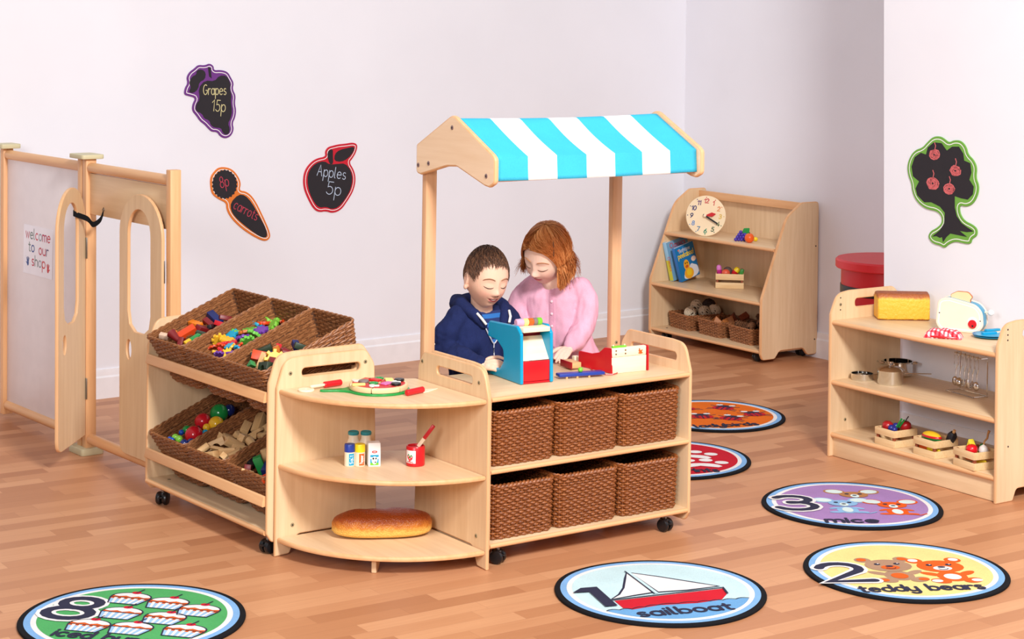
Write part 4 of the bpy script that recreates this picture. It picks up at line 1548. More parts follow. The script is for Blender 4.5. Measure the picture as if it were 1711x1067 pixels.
# blue plank
fa, fw = dirz((935, 632), (1011, 627), ZC)
P0 = G(935, 634, ZC)
t = thing('blue_plank', 'blue wooden plank with a green ball knob at the counter edge', 'toy', P0, fa)
MB().box((fw / 2, .018, .0125), (fw, .036, .011), 0, .003).build('board', BLUEP, t)
for x in (.03, .07, .115):
    MB().cyl((x, .006, 0), (x, .006, .0075), .004, 10).build('peg_foot', BLOCKW, t)
MB().sph((fw * .5, .018, .026), .009).build('ball_knob', LIME, t)

# ------------------------------------------------------------------ right shelf, top
ZR = .565
th, L = dirz((1467, 534.5), (1554, 536), ZR)
P = G(1467, 534.5, ZR)
mb = MB()
out = fil([(-.0, 0, .01), (.105, 0, .01), (.105, .085, .02), (.095, .108, .02), (.05, .116, .04), (.01, .108, .02), (0, .085, .02)], 8)
mb.prism(out, L, .006, axes((0, 1, 0), (0, 0, 1), (1, 0, 0)))


def tin_loaf():
    t = NT('tin_loaf')
    g = t.n('ShaderNodeTexCoord')
    z = t.n('ShaderNodeSeparateXYZ', g.outputs[3]).outputs[2]
    nz = t.noise(t.obj((25, 25, 25)), 1.5, 5)
    f = t.ma('ADD', t.ma('MULTIPLY', z, 8.6), t.ma('MULTIPLY', t.ma('SUBTRACT', nz, .5), .16))
    t.bump(t.noise(t.obj((90, 90, 60)), 1.0, 4), .9, .006)
    return t.set(t.ramp(f, [(.02, (160, 88, 30)), (.06, (232, 176, 52)), (.74, (240, 190, 62)), (.84, (176, 96, 40)), (.98, (142, 70, 30))]), .5)


solo(mb, 'tin_loaf', tin_loaf(), 'yellow tin loaf with brown crust on top of the right shelf', 'bread', P, th, smooth=50)
th, L = dirz((1570, 552), (1624, 557), ZR)
P = G(1566, 551.5, ZR)
ts = thing('toy_toaster', 'pale wooden toy toaster with blue middle and a slice of toast', 'toaster', P, th)
w = .185
po = fil([(-.008, .03, .03), (-.008 + .02, .0, .03), (w - .02, 0, .03), (w, .03, .03), (w - .004, .085, .05), (w - .03, .115, .05), (.045, .137, .04), (.0, .128, .04)], 8)
TP = axes((1, 0, 0), (0, 0, 1), (0, -1, 0))
for y, nm in ((.014, 'front_plate'), (.085, 'back_plate')):
    pm = paint((246, 226, 206), .4)
    mb = MB().prism(po, .014, .004, TP @ T(0, 0, -y), (), 0, 0)
    if y < .05:
        i1, i2 = inset(po if area2(po) > 0 else po[::-1], .010), inset(po if area2(po) > 0 else po[::-1], .014)
        mb.flat(i1, .0144 - y, 1, TP, [i2])
    mb.build(nm, [pm, WHITE], ts)
mb = MB().prism([(p[0] * .97 + .003, p[1] * .97 + .001) for p in po], .056, .002, TP @ T(0, 0, -.0705))
mb.build('blue_body', paint((52, 160, 200), .35), ts)
kb = MB().cyl((w * .77, .000, .038), (w * .77, -.008, .038), .017, 24, 0, .002)
kb.build('dial', RED, ts)
MB().cyl((w * .78, -.0078, .031), (w * .78, -.0088, .031), .0038, 12).build('dial_dot', BLACK, ts)
MB().cyl((w * .77, .0005, .046), (w * .77, -.001, .046), .02, 24).build('dial_scale', WHITE, ts)
MB().cyl((w - .004, .042, .083), (w + .016, .042, .083), .004, 12).build('lever_rod', CREAM, ts)
MB().sph((w + .020, .042, .083), .0125).build('lever_knob', WHITE, ts)
for x, z in ((.008, .072), (w - .012, .052)):
    MB().cyl((x, .0002, z), (x, -.0008, z), .0025, 10).build('peg_hole', BLACK, ts)
toast = fil([(.045, .10), (.125, .10), (.125, .128, .008), (.134, .140, .015), (.115, .160, .02), (.07, .160, .025), (.042, .145, .02), (.046, .128, .008)])
solo(MB().prism(toast, .012, .002, TP @ T(0, 0, -.045), (), 0, 1), 'toast_slice', [paint((240, 212, 160), .6), paint((196, 112, 62), .6)], 'slice of wooden toast popping up from the toaster', 'toast', P, th)

GING = NT('red_gingham')
v = GING.obj((62, 62, 62), (0, 0, .2))
sp = GING.n('ShaderNodeSeparateXYZ', v)
sx_ = GING.ma('GREATER_THAN', GING.ma('FRACT', sp.outputs[0]), .5)
sy_ = GING.ma('GREATER_THAN', GING.ma('FRACT', sp.outputs[1]), .5)
GING = GING.set(GING.ramp(GING.ma('MULTIPLY', GING.ma('ADD', sx_, sy_), .5), [(.2, (250, 244, 244)), (.5, (228, 96, 110)), (.8, (206, 24, 44))]), .85)
mb = MB()
nu, nv = 26, 16
vs, fs = [], []
for i in range(nu + 1):
    u = -1 + 2 * i / nu
    for j in range(nv + 1):
        v_ = -1 + 2 * j / nv
        x, y = u * .072, v_ * .042 * (1 - .25 * (u * .5 + .5))
        h = .034 * (1 - abs(u) ** 4) ** .5 * (1 - abs(v_) ** 4) ** .5 if abs(u) < 1 and abs(v_) < 1 else 0
        vs.append((x, y, max(0, h + .003 * sin(9 * u + 3 * v_) * (1 - u * u) * (1 - v_ * v_)) + .0005))
for i in range(nu):
    for j in range(nv):
        k = i * (nv + 1) + j
        fs.append((k, k + nv + 1, k + nv + 2, k + 1))
b0 = len(vs)
vs += [(p[0], p[1], 0) for p in vs]
fs += [tuple(reversed([i + b0 for i in f])) for f in fs[:]]
mb.add(vs, fs)
th, L = dirz((1552, 566), (1602, 570), ZR)
mitt = thing('oven_mitt', 'red and white gingham oven mitt in front of the toaster', 'oven mitt', G(1577, 563.5, ZR), th)
mb.build('mitt', GING, mitt, 80)
MB().tube([(-.07, .035, .006), (-.06, -.03, .006), (-.03, -.041, .007), (.04, -.036, .007), (.066, -.022, .006)], .004, 8).build('red_binding', RED, mitt)
PLT = paint((20, 158, 204), .3)
for k, lab in enumerate(('blue toy plate at the bottom of the pair beside the toaster', 'blue toy plate stacked on top of another plate beside the toaster')):
    solo(MB().lathe([(.03, 0), (.038, .001), (.064, .006), (.0665, .0075), (.064, .0085), (.04, .004), (0, .0035)], 40), 'toy_plate', PLT, lab, 'plate', G(1654 - k, 563.5, ZR) + V((0, 0, .0065 * k)), group='blue toy plates')
th, L = dirz((1637, 563), (1672, 561), ZR)
for k, (px, py, zz, ln, lab) in enumerate(((1647, 561.5, .0135, .065, 'blue toy cutlery handle lying across the top plate'), (1652, 559, .0235, .072, 'longer blue toy cutlery piece resting on the plates behind'))):
    mb = MB().box((0, 0, 0), (ln, .016, .0095), 0, .002)
    mb.box((ln * .62, .0, 0), (ln * .3, .012, .006), 1, .001)
    solo(mb, 'toy_cutlery', [PLT, CREAM], lab, 'cutlery', G(px + 6, py, ZR) + V((0, 0, .005 + zz * .6)), th + .1 * k)

# ------------------------------------------------------------------ right shelf, middle: pans
ZP = .317


def pot(name, label, px, py, r, h, mats=STEEL, rz=0.0):
    t = thing(name, label, 'pan', G(px, py, ZP), rz)
    MB().lathe([(r * .93, 0), (r, .006), (r, h - .004), (r * 1.05, h), (r * 1.05, h + .0015), (r * .965, h), (r * .955, .006), (0, .004)], 40).build('body', mats, t)
    return t


p1 = pot('frying_pan', 'shallow steel toy pan at the left end of the middle shelf', 1440.5, 634, .046, .027)
MB().tube([(.046, 0, .022), (.075, .01, .024), (.135, .03, .026)], [.004, .005, .0045], 8, fl=.5).build('handle', STEEL, p1)
p2 = pot('saucepan', 'lidded steel toy saucepan with a long handle', 1487.5, 641, .053, .057)
MB().lathe([(.057, .0575), (.058, .0585), (.05, .066), (.03, .073), (.012, .0755), (0, .076)], 40).build('lid', STEEL, p2)
MB().lathe([(.005, .0755), (.004, .082), (.011, .087), (.011, .091), (0, .093)], 20).build('lid_knob', STEEL, p2)
ha, _ = dirz((1487.5, 641), (1543, 644), ZP)
MB().tube([(.052, 0, .046), (.07, 0, .047), (.1, 0, .048), (.165, 0, .05)], [.004, .005, .005, .0045], 8, fl=.45, M=T(rz=ha)).build('handle', STEEL, p2)
p3 = pot('casserole', 'open two handled steel toy casserole behind the saucepan', 1500, 626, .062, .060)
ha, _ = dirz((1480, 620), (1530, 622), ZP)
for s_ in (-1, 1):
    MB().tube([(s_ * .06, -.02, .052), (s_ * .078, -.018, .054), (s_ * .086, 0, .055), (s_ * .078, .018, .054), (s_ * .06, .02, .052)], .003, 8, M=T(rz=ha)).build('loop_handle', STEEL, p3)
# utensil rack
A_, B_, C_ = G(1581, 653, ZP), G(1626, 666, ZP), G(1640, 662.5, ZP)
ux, uy = (B_ - A_), (C_ - B_)
rk = thing('utensil_rack', 'chrome wire rack hung with toy kitchen utensils', 'rack', A_, atan2(ux.y, ux.x))
RWd, RDp = ux.length, .07
MB().tube([(0, 0, .004), (RWd, 0, .004), (RWd, RDp, .004), (0, RDp, .004)], .0022, 8, True).build('base_frame', STEEL, rk)
MB().tube([(0, RDp, .004), (0, RDp, .14), (.006, RDp, .163), (RWd / 2, RDp, .170), (RWd - .006, RDp, .163), (RWd, RDp, .14), (RWd, RDp, .004)], .0022, 8).build('upright_frame', STEEL, rk)
bar_ = MB().tube([(0, RDp, .155), (0, RDp - .03, .155), (RWd, RDp - .03, .155), (RWd, RDp, .155)], .002, 8)
for x, y in ((0, 0), (RWd, 0), (0, RDp), (RWd, RDp)):
    bar_.sph((x, y, .004), .004, 8, 6)
bar_.build('hanging_bar', STEEL, rk)
names = ['slotted spoon', 'ladle', 'masher', 'spatula', 'whisk', 'spoon']
for k in range(6):
    x = RWd * (.10 + .155 * k)
    loc = rk.location + (Matrix.Rotation(rk.rotation_euler.z, 3, 'Z') @ V((x, RDp - .033, 0)))
    u = thing('toy_utensil', 'toy steel utensil hanging %s of six on the wire rack' % (('first from left', 'second from left', 'third from left', 'third from right', 'second from right', 'last on the right')[k],), 'utensil', loc, rk.rotation_euler.z, 'hanging toy utensils')
    MB().tube([(-.003, .003, .157), (0, .004, .161), (0, -.002, .157), (-.009, -.003, .145), (-.010, -.003, .11), (-.001, -.003, .088), (-.001, -.003, .058)], .0013, 6).tube([(0, -.002, .157), (.009, -.003, .145), (.010, -.003, .11), (.001, -.003, .088), (.001, -.003, .058)], .0013, 6).build('wire_handle', STEEL, u)
    mb = MB()
    if k == 2:
        for q in range(4):
            mb.tube([(-.014 + .009 * q, -.004, .03), (-.01 + .007 * q, -.004, .05), (0, -.003, .06)], .0018, 6)
        mb.tube([(-.016, -.004, .03), (.016, -.004, .03)], .0022, 6)
    elif k == 3:
        mb.box((0, -.004, .043), (.024, .002, .036), 0, .001)
    elif k == 4:
        for q in range(4):
            a = pi * q / 4
            mb.tube([(0, -.004, .06), (.012 * cos(a), -.004 + .012 * sin(a), .045), (.008 * cos(a), -.004 + .008 * sin(a), .03), (0, -.004, .025), (-.008 * cos(a), -.004 - .008 * sin(a), .03), (-.012 * cos(a), -.004 - .012 * sin(a), .045), (0, -.004, .06)], .0011, 5)
    else:
        mb.sph((0, -.006, .042), (.017, .008 if k != 1 else .015, .019), 16, 10)
    mb.build('head', STEEL, u)


# ------------------------------------------------------------------ slatted crates
def crate(label, loc, rz, w, d, h, group):
    t = thing('slatted_crate', label, 'crate', loc, rz, group)
    for s_ in (-1, 1):
        for z in (h * .21, h * .79):
            MB().box((0, s_ * (d / 2 - .002), z), (w, .005, h * .40), 0, .0008).build('slat', CRATE, t)
            MB().box((s_ * (w / 2 - .002), 0, z), (.005, d - .009, h * .40), 0, .0008).build('slat', CRATE, t)
    POSTM = paint((150, 74, 44), .6)
    for i in (-1, 1):
        for j in (-1, 1):
            MB().box((i * (w / 2 - .010), j * (d / 2 - .010), h * .5), (.011, .011, h * .94), 0, .001).build('corner_post', POSTM, t)
    MB().box((0, 0, .003), (w - .012, d - .012, .004), 0, .0005).build('base', CRATE, t)
    return t


ZQ = .100
CRZ = []
for k, (l_, f_, lab) in enumerate((((1461.5, 740), (1493.7, 749.5), 'pine crate with red apples, leftmost on the bottom shelf'), ((1526, 757), (1561, 767.5), 'pine crate with striped melon, middle of the bottom shelf'), ((1592.5, 775.5), (1627.4, 787.3), 'pine crate with cheese and onion, rightmost on the bottom shelf'))):
    a, b = G(*l_, ZQ), G(*f_, ZQ)
    d = b - a
    th = atan2(d.y, d.x)
    w, dp = d.length, .125
    n = V((-sin(th), cos(th), 0))
    c = (a + b) / 2 + n * dp / 2
    crate(lab, c, th, w, dp, .070, 'pine crates of toy food')
    CRZ.append((c, th))


def inbox(k, x, y, z):
    c, th = CRZ[k]
    return c + V((x * cos(th) - y * sin(th), x * sin(th) + y * cos(th), z))


def apple(label, loc, r, m, stem=True):
    t = thing('toy_apple', label, 'apple', loc)
    MB().lathe([(0, -.85 * r), (.35 * r, -.92 * r), (.75 * r, -.65 * r), (r, 0), (.9 * r, .55 * r), (.5 * r, .88 * r), (.15 * r, .8 * r), (0, .7 * r)], 24).build('fruit', m, t, 80)
    if stem:
        MB().tube([(0, 0, .6 * r), (.1 * r, 0, 1.1 * r), (.5 * r, 0, 1.7 * r)], .0022, 6).build('stem', paint((50, 36, 28), .7), t)
    return t


AP = paint((170, 26, 32), .3)
apple('red toy apple at the near left of the leftmost crate', inbox(0, -.028, -.02, .070), .023, AP, False)
apple('red toy apple with a dark stem at the right of the leftmost crate', inbox(0, .022, .03, .074), .024, AP)
for k, (x, y) in enumerate(((-.002, .0), (.004, -.03), (.02, -.028))):
    solo(MB().sph((0, 0, 0), .013), 'toy_berry', paint((34, 44, 130), .3), 'round blue toy berry %s in the leftmost crate' % ('at the back', 'at the front', 'nearest the right apple')[k], 'berry', inbox(0, x, y, .066 + .004 * (2 - k)), group='blue toy berries')
solo(MB().cyl((0, 0, 0), (.028, .0, .038), .004, 10).cyl((.006, .008, .0), (.034, .008, .034), .004, 10), 'toy_spring_onion', GREEN, 'green toy stalks leaning between the apples in the leftmost crate', 'vegetable', inbox(0, .008, -.004, .072), CRZ[0][1])
mb = MB().sph((0, 0, 0), (.05, .026, .022), 30, 16)
for i, f in enumerate(mb.f):
    c = sum((V(mb.v[q]) for q in f), V()) / len(f)
    mb.m[i] = 0 if c.y - c.z > .010 else (1 if c.y - c.z > 0.003 else 2)
mb.m = [2 if m == 0 else (1 if m == 1 else 0) for m in mb.m]
for i, f in enumerate(mb.f):
    c = sum((V(mb.v[q]) for q in f), V()) / len(f)
    mb.m[i] = 0 if c.z > .008 else (1 if c.z > .002 else 2)
solo(mb, 'toy_melon', [paint((234, 190, 40), .35), RED, paint((24, 120, 52), .35)], 'yellow red and green striped toy melon in the middle crate', 'melon', inbox(1, -.01, -.012, .070), CRZ[1][1], smooth=60)
t = thing('toy_jar', 'black toy bottle with a cork tilted in the middle crate', 'bottle', inbox(1, .046, .035, .066), rot=(0, radians(28), CRZ[1][1]))
MB().lathe([(.015, -.01), (.018, -.006), (.019, .022), (.012, .034)], 8).build('body', paint((26, 28, 36), .45), t)
MB().lathe([(.006, .034), (.006, .046), (0, .047)], 12).build('cork', BLOCKW, t)
solo(MB().prism([(0, 0), (.05, -.004), (.018, .046)], .026, .002, T(-.02, .005, 0) @ axes((1, 0, 0), (0, 0, 1), (0, -1, 0))), 'toy_cheese', paint((232, 214, 60), .45), 'yellow toy cheese wedge standing in the rightmost crate', 'cheese', inbox(2, -.022, .0, .055), CRZ[2][1])
apple('round red toy tomato at the front of the rightmost crate', inbox(2, .008, -.03, .068), .023, paint((222, 22, 34), .3), False)
t = thing('toy_onion', 'white toy onion with twisted brown stalk in the rightmost crate', 'onion', inbox(2, .026, .012, .066))
MB().lathe([(0, -.018), (.014, -.014), (.020, 0), (.015, .014), (.005, .021), (0, .024)], 20).build('bulb', paint((226, 220, 214), .4), t, 80)
MB().tube([(0, 0, .018), (.004, .004, .034), (.016, .008, .045), (.018, .006, .062), (.022, .004, .075)], [.003, .0035, .004, .004, .006], 7).build('stalk', paint((176, 128, 76), .8), t)
solo(MB().sph((0, 0, 0), .013), 'toy_sprout', paint((40, 110, 52), .5), 'small dark green toy sprout behind the cheese', 'vegetable', inbox(2, .0, .03, .073))
for k, (x, m, nm) in enumerate(((-.03, ORANGE, 'orange'), (.02, YEL, 'yellow'))):
    for c in (1, 2):
        solo(MB().lathe([(.004, -.03), (.012, -.02), (.012, .01), (.003, .03)], 12), 'toy_carrot', m, '%s toy vegetable seen through the slats of the %s crate' % (nm, 'middle' if c == 1 else 'rightmost'), 'vegetable', inbox(c, x, -.03 if c == 1 else .0, .028), rot=(0, pi / 2, CRZ[c][1] + .2))

# ------------------------------------------------------------------ bookcase things
clk = thing('toy_clock', 'round wooden learning clock with coloured numerals leaning on the bookcase', 'clock', G(1178, 394.5, .600), radians(-18), rot=(radians(-9), 0, radians(-18)))
CR = .113
MB().prism(ell(0, CR, CR, CR, 64), .012, .003, PYP(.006)).build('face', paint((248, 226, 188), .4), clk)
cc = [(200, 30, 50), (226, 130, 70), (222, 184, 80), (64, 96, 50), (50, 90, 60), (20, 140, 110), (60, 120, 160), (110, 150, 200), (30, 36, 100), (44, 40, 110), (90, 36, 110), (200, 24, 56)]
for k in range(1, 13):
    a = pi / 2 - k * pi / 6
    mb = MB()
    text(mb, str(k), CR * .72 * cos(a), CR + CR * .74 * sin(a) - .012, .0145, .0048, .0068, 0, PYP(0), 0, slant=.15, gap=.22, nd=8)
    mb.flat(ell(CR * .91 * cos(a), CR + CR * .91 * sin(a), .0028), .0068, 0, PYP(0))
    mb.build('numeral', paint(cc[k - 1], .5), clk)
a = pi / 2 - radians(2.25 * 30)
hm = MB().prism([(CR * .06, -.004), (CR * .35, -.012), (CR * .55, 0), (CR * .35, .012), (CR * .06, .004)], .004, .001, PYP(-.018) @ T(0, CR, 0, rz=radians(12)))
hm.build('hour_hand', RED, clk)
MB().prism([(-.012, -.0045), (CR * .72, -.0045), (CR * .75, 0), (CR * .72, .0045), (-.012, .0045)], .004, .001, PYP(-.024) @ T(0, CR, 0, rz=radians(-30))).build('minute_hand', BLACK, clk)
MB().cyl((0, -.006, CR), (0, -.032, CR), .008, 16, 0, .002).build('hub', CREAM, clk)
gp = thing('toy_grapes', 'bunch of purple toy grapes with a green leaf on the bookcase top shelf', 'grapes', G(1236, 403, .600))
k = 0
for row, n in ((0, 5), (1, 4), (2, 3), (3, 1)):
    for i in range(n):
        MB().sph((-.022 + .016 * i + .009 * row, .004 * (i % 2), .010 + .0135 * row), .010, 12, 8).build('grape', paint((76, 54, 168), .3), gp)
MB().prism(fil([(0, 0, .004), (.04, -.005, .004), (.045, .028, .006), (.012, .026, .006)]), .004, .001, PYP(.02) @ T(.012, .044, 0)).build('leaf', GREEN, gp)
og = thing('toy_orange', 'orange toy fruit beside the purple grapes on the bookcase', 'orange', G(1252, 405.5, .600))
MB().sph((0, 0, .0262), .0262, 26, 16).build('fruit', ORANGE, og)
MB().tube([(0, 0, .051), (.001, 0, .057)], .003, 6).build('stem', paint((60, 50, 30), .7), og)
solo(MB().sph((0, 0, .012), (.014, .012, .012)), 'toy_lemon', YEL, 'yellow toy fruit peeking from behind the orange', 'lemon', G(1262, 403, .600))
# books
ZS = .322


def book(label, px, py, w, h, th_, lean_, rz, cover, spine, extra=None):
    t = thing('picture_book', label, 'book', G(px, py, ZS), rot=(radians(-6), radians(lean_), rz))
    MB().box((w / 2 + .001, 0, h / 2 + .001), (w - .002, th_ - .005, h - .004), 0, .0005).build('pages', paint((244, 240, 232), .7), t)
    mb = MB()
    for s_ in (-1, 1):
        mb.box((w / 2, s_ * (th_ / 2 - .0012), h / 2 + .001), (w + .003, .0024, h), 0, .0006)
    mb.box((0, 0, h / 2 + .001), (.0024, th_, h), 1, .0006)
    mb.build('cover', [cover, spine], t)
    return t


bz, _ = dirz((1139, 471), (1179, 466), ZS)
BW, BH = .152, .196
t = book('blue picture book with a yellow duck reading Bathtime peekaboo', 1137.5, 471.5, BW, BH, .022, -13, bz, paint((20, 120, 184), .35), paint((30, 110, 190), .35))
FP = PYP(-.0112)
mb = MB()
text(mb, 'Bathtime', BW * .48, BH * .83, .0125, .0022, .0003, 0, FP, 0, nd=4, sx=.85)
mb.build('title', WHITE, t, 0)
mb = MB()
text(mb, 'peekaboo!', BW * .5, BH * .67, .0175, .0042, .0003, 0, FP, 0, nd=6, sx=.75)
mb.build('title', YEL, t, 0)
mb = MB()
fo = [(BW * .16, .003), (BW * .99, .003), (BW * .99, BH * .3), (BW * .8, BH * .36), (BW * .7, BH * .42), (BW * .55, BH * .36), (BW * .5, BH * .2), (BW * .3, BH * .16), (BW * .2, BH * .2)]
mb.flat(chaikin(fo, 2), .0003, 0, FP).build('foam_picture', paint((226, 228, 236), .4), t)
mb = MB()
mb.flat(ell(BW * .47, BH * .17, BW * .25, BH * .16), .0006, 0, FP).flat(ell(BW * .49, BH * .2, BW * .14, BH * .1), .0009, 1, FP)
mb.flat(ell(BW * .42, BH * .42, BW * .15, BH * .16), .0008, 0, FP).flat(ell(BW * .42, BH * .38, BW * .085, BH * .045), .0011, 2, FP)
for x in (.37, .47):
    mb.flat(ell(BW * x, BH * .48, BW * .025, BH * .028), .0011, 3, FP)
mb.build('duck_picture', [paint((244, 176, 44), .4), paint((248, 208, 40), .4), paint((206, 90, 40), .4), BLACK], t)
MB().flat(ell(BW * .85, BH * .52, BW * .13, BH * .075), .0006, 0, FP).build('cover_badge', paint((244, 214, 196), .4), t)
MB().flat([(BW * .12, BH * .89), (BW * .18, BH * .89), (BW * .18, BH * .93), (BW * .12, BH * .93)], .0004, 0, FP).build('cover_mark', ORANGE, t)
t = book('tall pale blue and yellow storybook leaning behind the blue picture book', 1123, 469.5, .17, .222, .030, -11, bz, paint((120, 170, 204), .4), paint((150, 200, 232), .4))
SPN = axes((0, -1, 0), (0, 0, 1), (-1, 0, 0), (-.0013, 0, 0))
MB().flat([(-.0145, .004), (.0145, .004), (.0145, .12), (-.0145, .12)], .0003, 0, SPN).build('spine_band', paint((206, 206, 70), .4), t)
mb = MB()
text(mb, 'Classics', 0, 0, .012, .0022, .0006, 0, SPN @ T(.004, .10, 0, rz=-pi / 2), 0, nd=4, sx=.9)
mb.build('spine_title', RED, t, 0)
mb = MB()
text(mb, 'Classics', .085, .185, .017, .0038, .0003, 0, PYP(-.0152), 0, nd=4)
mb.build('title', RED, t, 0)
solo(MB().box((.07, 0, .095), (.14, .008, .19), 0, .001), 'thin_book', paint((74, 48, 40), .5), 'thin dark book at the left end of the row of books', 'book', G(1116, 467.5, ZS), rot=(radians(-4), radians(-9), bz), group=None)
# crate of food
th, L = dirz((1195.5, 484), (1242.5, 485.5), ZS)
a, b = G(1195.5, 481.5, ZS), G(1242.5, 483, ZS)
d = b - a
th = atan2(d.y, d.x)
n = V((-sin(th), cos(th), 0))
c = (a + b) / 2 + n * .05
crate('pine crate heaped with toy ice cream and fruit on the bookcase middle shelf', c, th, d.length, .10, .082, None)
CRZ.append((c, th))
t = thing('toy_ice_lolly', 'two tone pink toy lolly standing at the left of the bookcase crate', 'lolly', inbox(3, -.054, 0, .05), rot=(0, radians(-6), th))
MB().cyl((0, 0, 0), (0, 0, .048), .014, 18).build('lower_half', paint((190, 30, 130), .35), t)
MB().lathe([(.014, .048), (.014, .062), (.010, .072), (0, .076)], 18).build('upper_half', PINK, t)
solo(MB().sph((0, 0, 0), .026, 20, 12), 'toy_potato', paint((92, 78, 74), .6), 'dark brown round toy vegetable in the middle of the bookcase crate', 'vegetable', inbox(3, -.012, .012, .088))
solo(MB().sph((0, 0, 0), (.024, .018, .022), 20, 12), 'toy_peach', paint((226, 92, 62), .4), 'orange red toy fruit half at the front of the bookcase crate', 'fruit', inbox(3, -.022, -.02, .082))
t = thing('toy_capsule', 'red and yellow toy fruit tilted at the right of the bookcase crate', 'fruit', inbox(3, .028, 0, .085), rot=(0, radians(38), th))
MB().lathe([(0, -.022), (.012, -.018), (.0165, -.006), (.0165, .008)], 18).build('red_half', RED, t)
MB().lathe([(.0165, .0081), (.0165, .02), (.012, .031), (0, .035)], 18).build('yellow_half', YEL, t)
solo(MB().box((0, 0, .018), (.022, .02, .04), 0, .005), 'toy_bean', paint((66, 158, 62), .35), 'bright green toy vegetable at the right end of the bookcase crate', 'vegetable', inbox(3, .060, -.01, .070), rot=(0, radians(16), th))
solo(MB().lathe([(0, -.012), (.014, -.008), (.018, 0), (.014, .008), (0, .012)], 18), 'toy_cucumber', paint((84, 150, 70), .4), 'green toy cucumber slice showing between the slats of the bookcase crate', 'vegetable', inbox(3, .018, -.018, .062), rot=(radians(70), 0, th))
# three small baskets
ZK = .068
SB = []
for k, (l_, f_, nm) in enumerate((((1117.5, 544.5), (1148, 553.5), 'holding woven balls'), ((1168, 557), (1199, 565), 'holding wooden wedges'), ((1219, 568.5), (1250.5, 577), 'holding pine cones'))):
    a, b = G(*l_, ZK), G(*f_, ZK)
    d = b - a
    th = atan2(d.y, d.x)
    n = V((-sin(th), cos(th), 0))
    L = min(d.length, .20)
    c = (a + b) / 2 + n * .12
    SB.append((c, th, L))
    lab = 'small willow basket %s on the bookcase bottom shelf' % nm
    if k == 0:
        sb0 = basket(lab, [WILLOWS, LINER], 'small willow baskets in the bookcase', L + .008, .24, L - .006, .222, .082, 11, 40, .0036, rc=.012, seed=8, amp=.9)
        sb0.location, sb0.rotation_euler = c, (0, 0, th)
    else:
        dup(sb0, c, (0, 0, th), lab)


def insb(k, x, y, z):
    c, th, L = SB[k]
    return c + V((x * cos(th) - y * sin(th), x * sin(th) + y * cos(th), z))


def twig_ball(mat, label, loc, r, seed):
    rnd = random.Random(seed)
    mb = MB()
    for i in range(16):
        ax = V((rnd.uniform(-1, 1), rnd.uniform(-1, 1), rnd.uniform(-1, 1))).normalized()
        q = ax.to_track_quat('Z', 'Y').to_matrix().to_4x4()
        mb.tube([(r * cos(2 * pi * j / 20), r * sin(2 * pi * j / 20), rnd.uniform(-.1, .1) * r) for j in range(20)], r * .11, 5, True, 0, q)
    mb.sph((0, 0, 0), r * .86, 12, 8, 1)
    solo(mb, 'woven_ball', [mat, paint((90, 72, 54), .9)], label, 'ball', loc, smooth=60, group='woven balls in the small basket')


WB_, DB_ = paint((226, 208, 180), .7), paint((58, 42, 38), .7)
twig_ball(WB_, 'cream woven ball at the back left of the small basket', insb(0, -.045, .03, .115), .032, 1)
twig_ball(DB_, 'dark brown woven ball topping the heap in the small basket', insb(0, -.01, .09, .118), .036, 2)
twig_ball(WB_, 'cream woven ball lying low at the front left of the small basket', insb(0, .01, -.045, .085), .033, 3)
twig_ball(WB_, 'cream woven ball at the front corner of the small basket', insb(0, .038, .03, .092), .032, 4)
twig_ball(WB_, 'cream woven ball at the back right of the small basket', insb(0, .05, .09, .098), .034, 5)
WDG = wood('oiled_wedge', (196, 124, 66), (170, 98, 48), 0, .5, 3)
DWG = wood('dark_wedge', (140, 66, 36), (104, 44, 24), 0, .5, 3)
for k, (x, y, z, rz, rx, m, lab) in enumerate(((-.05, -.03, .07, .4, .5, WDG, 'orange brown wooden wedge at the left of the middle small basket'), (.0, -.06, .072, 1.0, -.3, WDG, 'large tan wooden wedge at the front of the middle small basket'), (.045, .0, .075, -.5, .4, WDG, 'tan wooden wedge peaking at the right of the middle small basket'), (.06, -.05, .066, .2, .1, WDG, 'low tan wooden wedge at the front corner of the middle small basket'), (.0, .05, .085, .9, .2, DWG, 'dark wooden wedge at the back of the middle small basket'), (.05, .09, .092, 1.7, .5, DWG, 'dark reddish wooden wedge sticking up behind in the middle small basket'))):
    solo(MB().prism([(-.03, 0), (.03, 0), (0, .042)], .042, .002, axes((1, 0, 0), (0, 0, 1), (0, -1, 0), (0, .02, -.01))), 'wooden_wedge', m, lab, 'wedge', insb(1, x, y, z), rot=(rx, rx * .6, SB[1][1] + rz), group='wooden wedges in the small basket')


def cone_mesh(seed):
    rnd = random.Random(seed)
    mb = MB()
    mb.sph((0, 0, 0), (.014, .014, .022), 8, 6, 1)
    for i in range(52):
        t = i / 51
        z = -.024 + .05 * t
        r = .019 * sqrt(max(.05, 1 - ((t - .4) / .68) ** 2))
        a = i * 2.4
        M = T(r * .55 * cos(a), r * .55 * sin(a), z, rz=a) @ Matrix.Rotation(radians(-25 - 30 * t), 4, 'Y')
        mb.box((r * .32, 0, 0), (r * .75, .009, .0026), 0, .0008, M)
    return mb


cm = cone_mesh(1).build('pine_cone', [paint((122, 80, 50), .8), paint((46, 28, 18), .9)], None, 30)
for k in range(12):
    o = cm if k == 0 else cm.copy()
    if k:
        COL.objects.link(o)
    i, j = k % 4, k // 4
    o.location = insb(2, -.062 + .040 * i + .01 * (j % 2), -.075 + .075 * j + RND.uniform(-.01, .01), .088 + .012 * (j % 3) + RND.uniform(-.004, .006))
    o.rotation_euler = (RND.uniform(0, 3), RND.uniform(0, 3), RND.uniform(0, 6))
    tag(o, 'brown pine cone heaped in the rightmost small basket of the bookcase', 'pine cone', 'pine cones in the small basket')

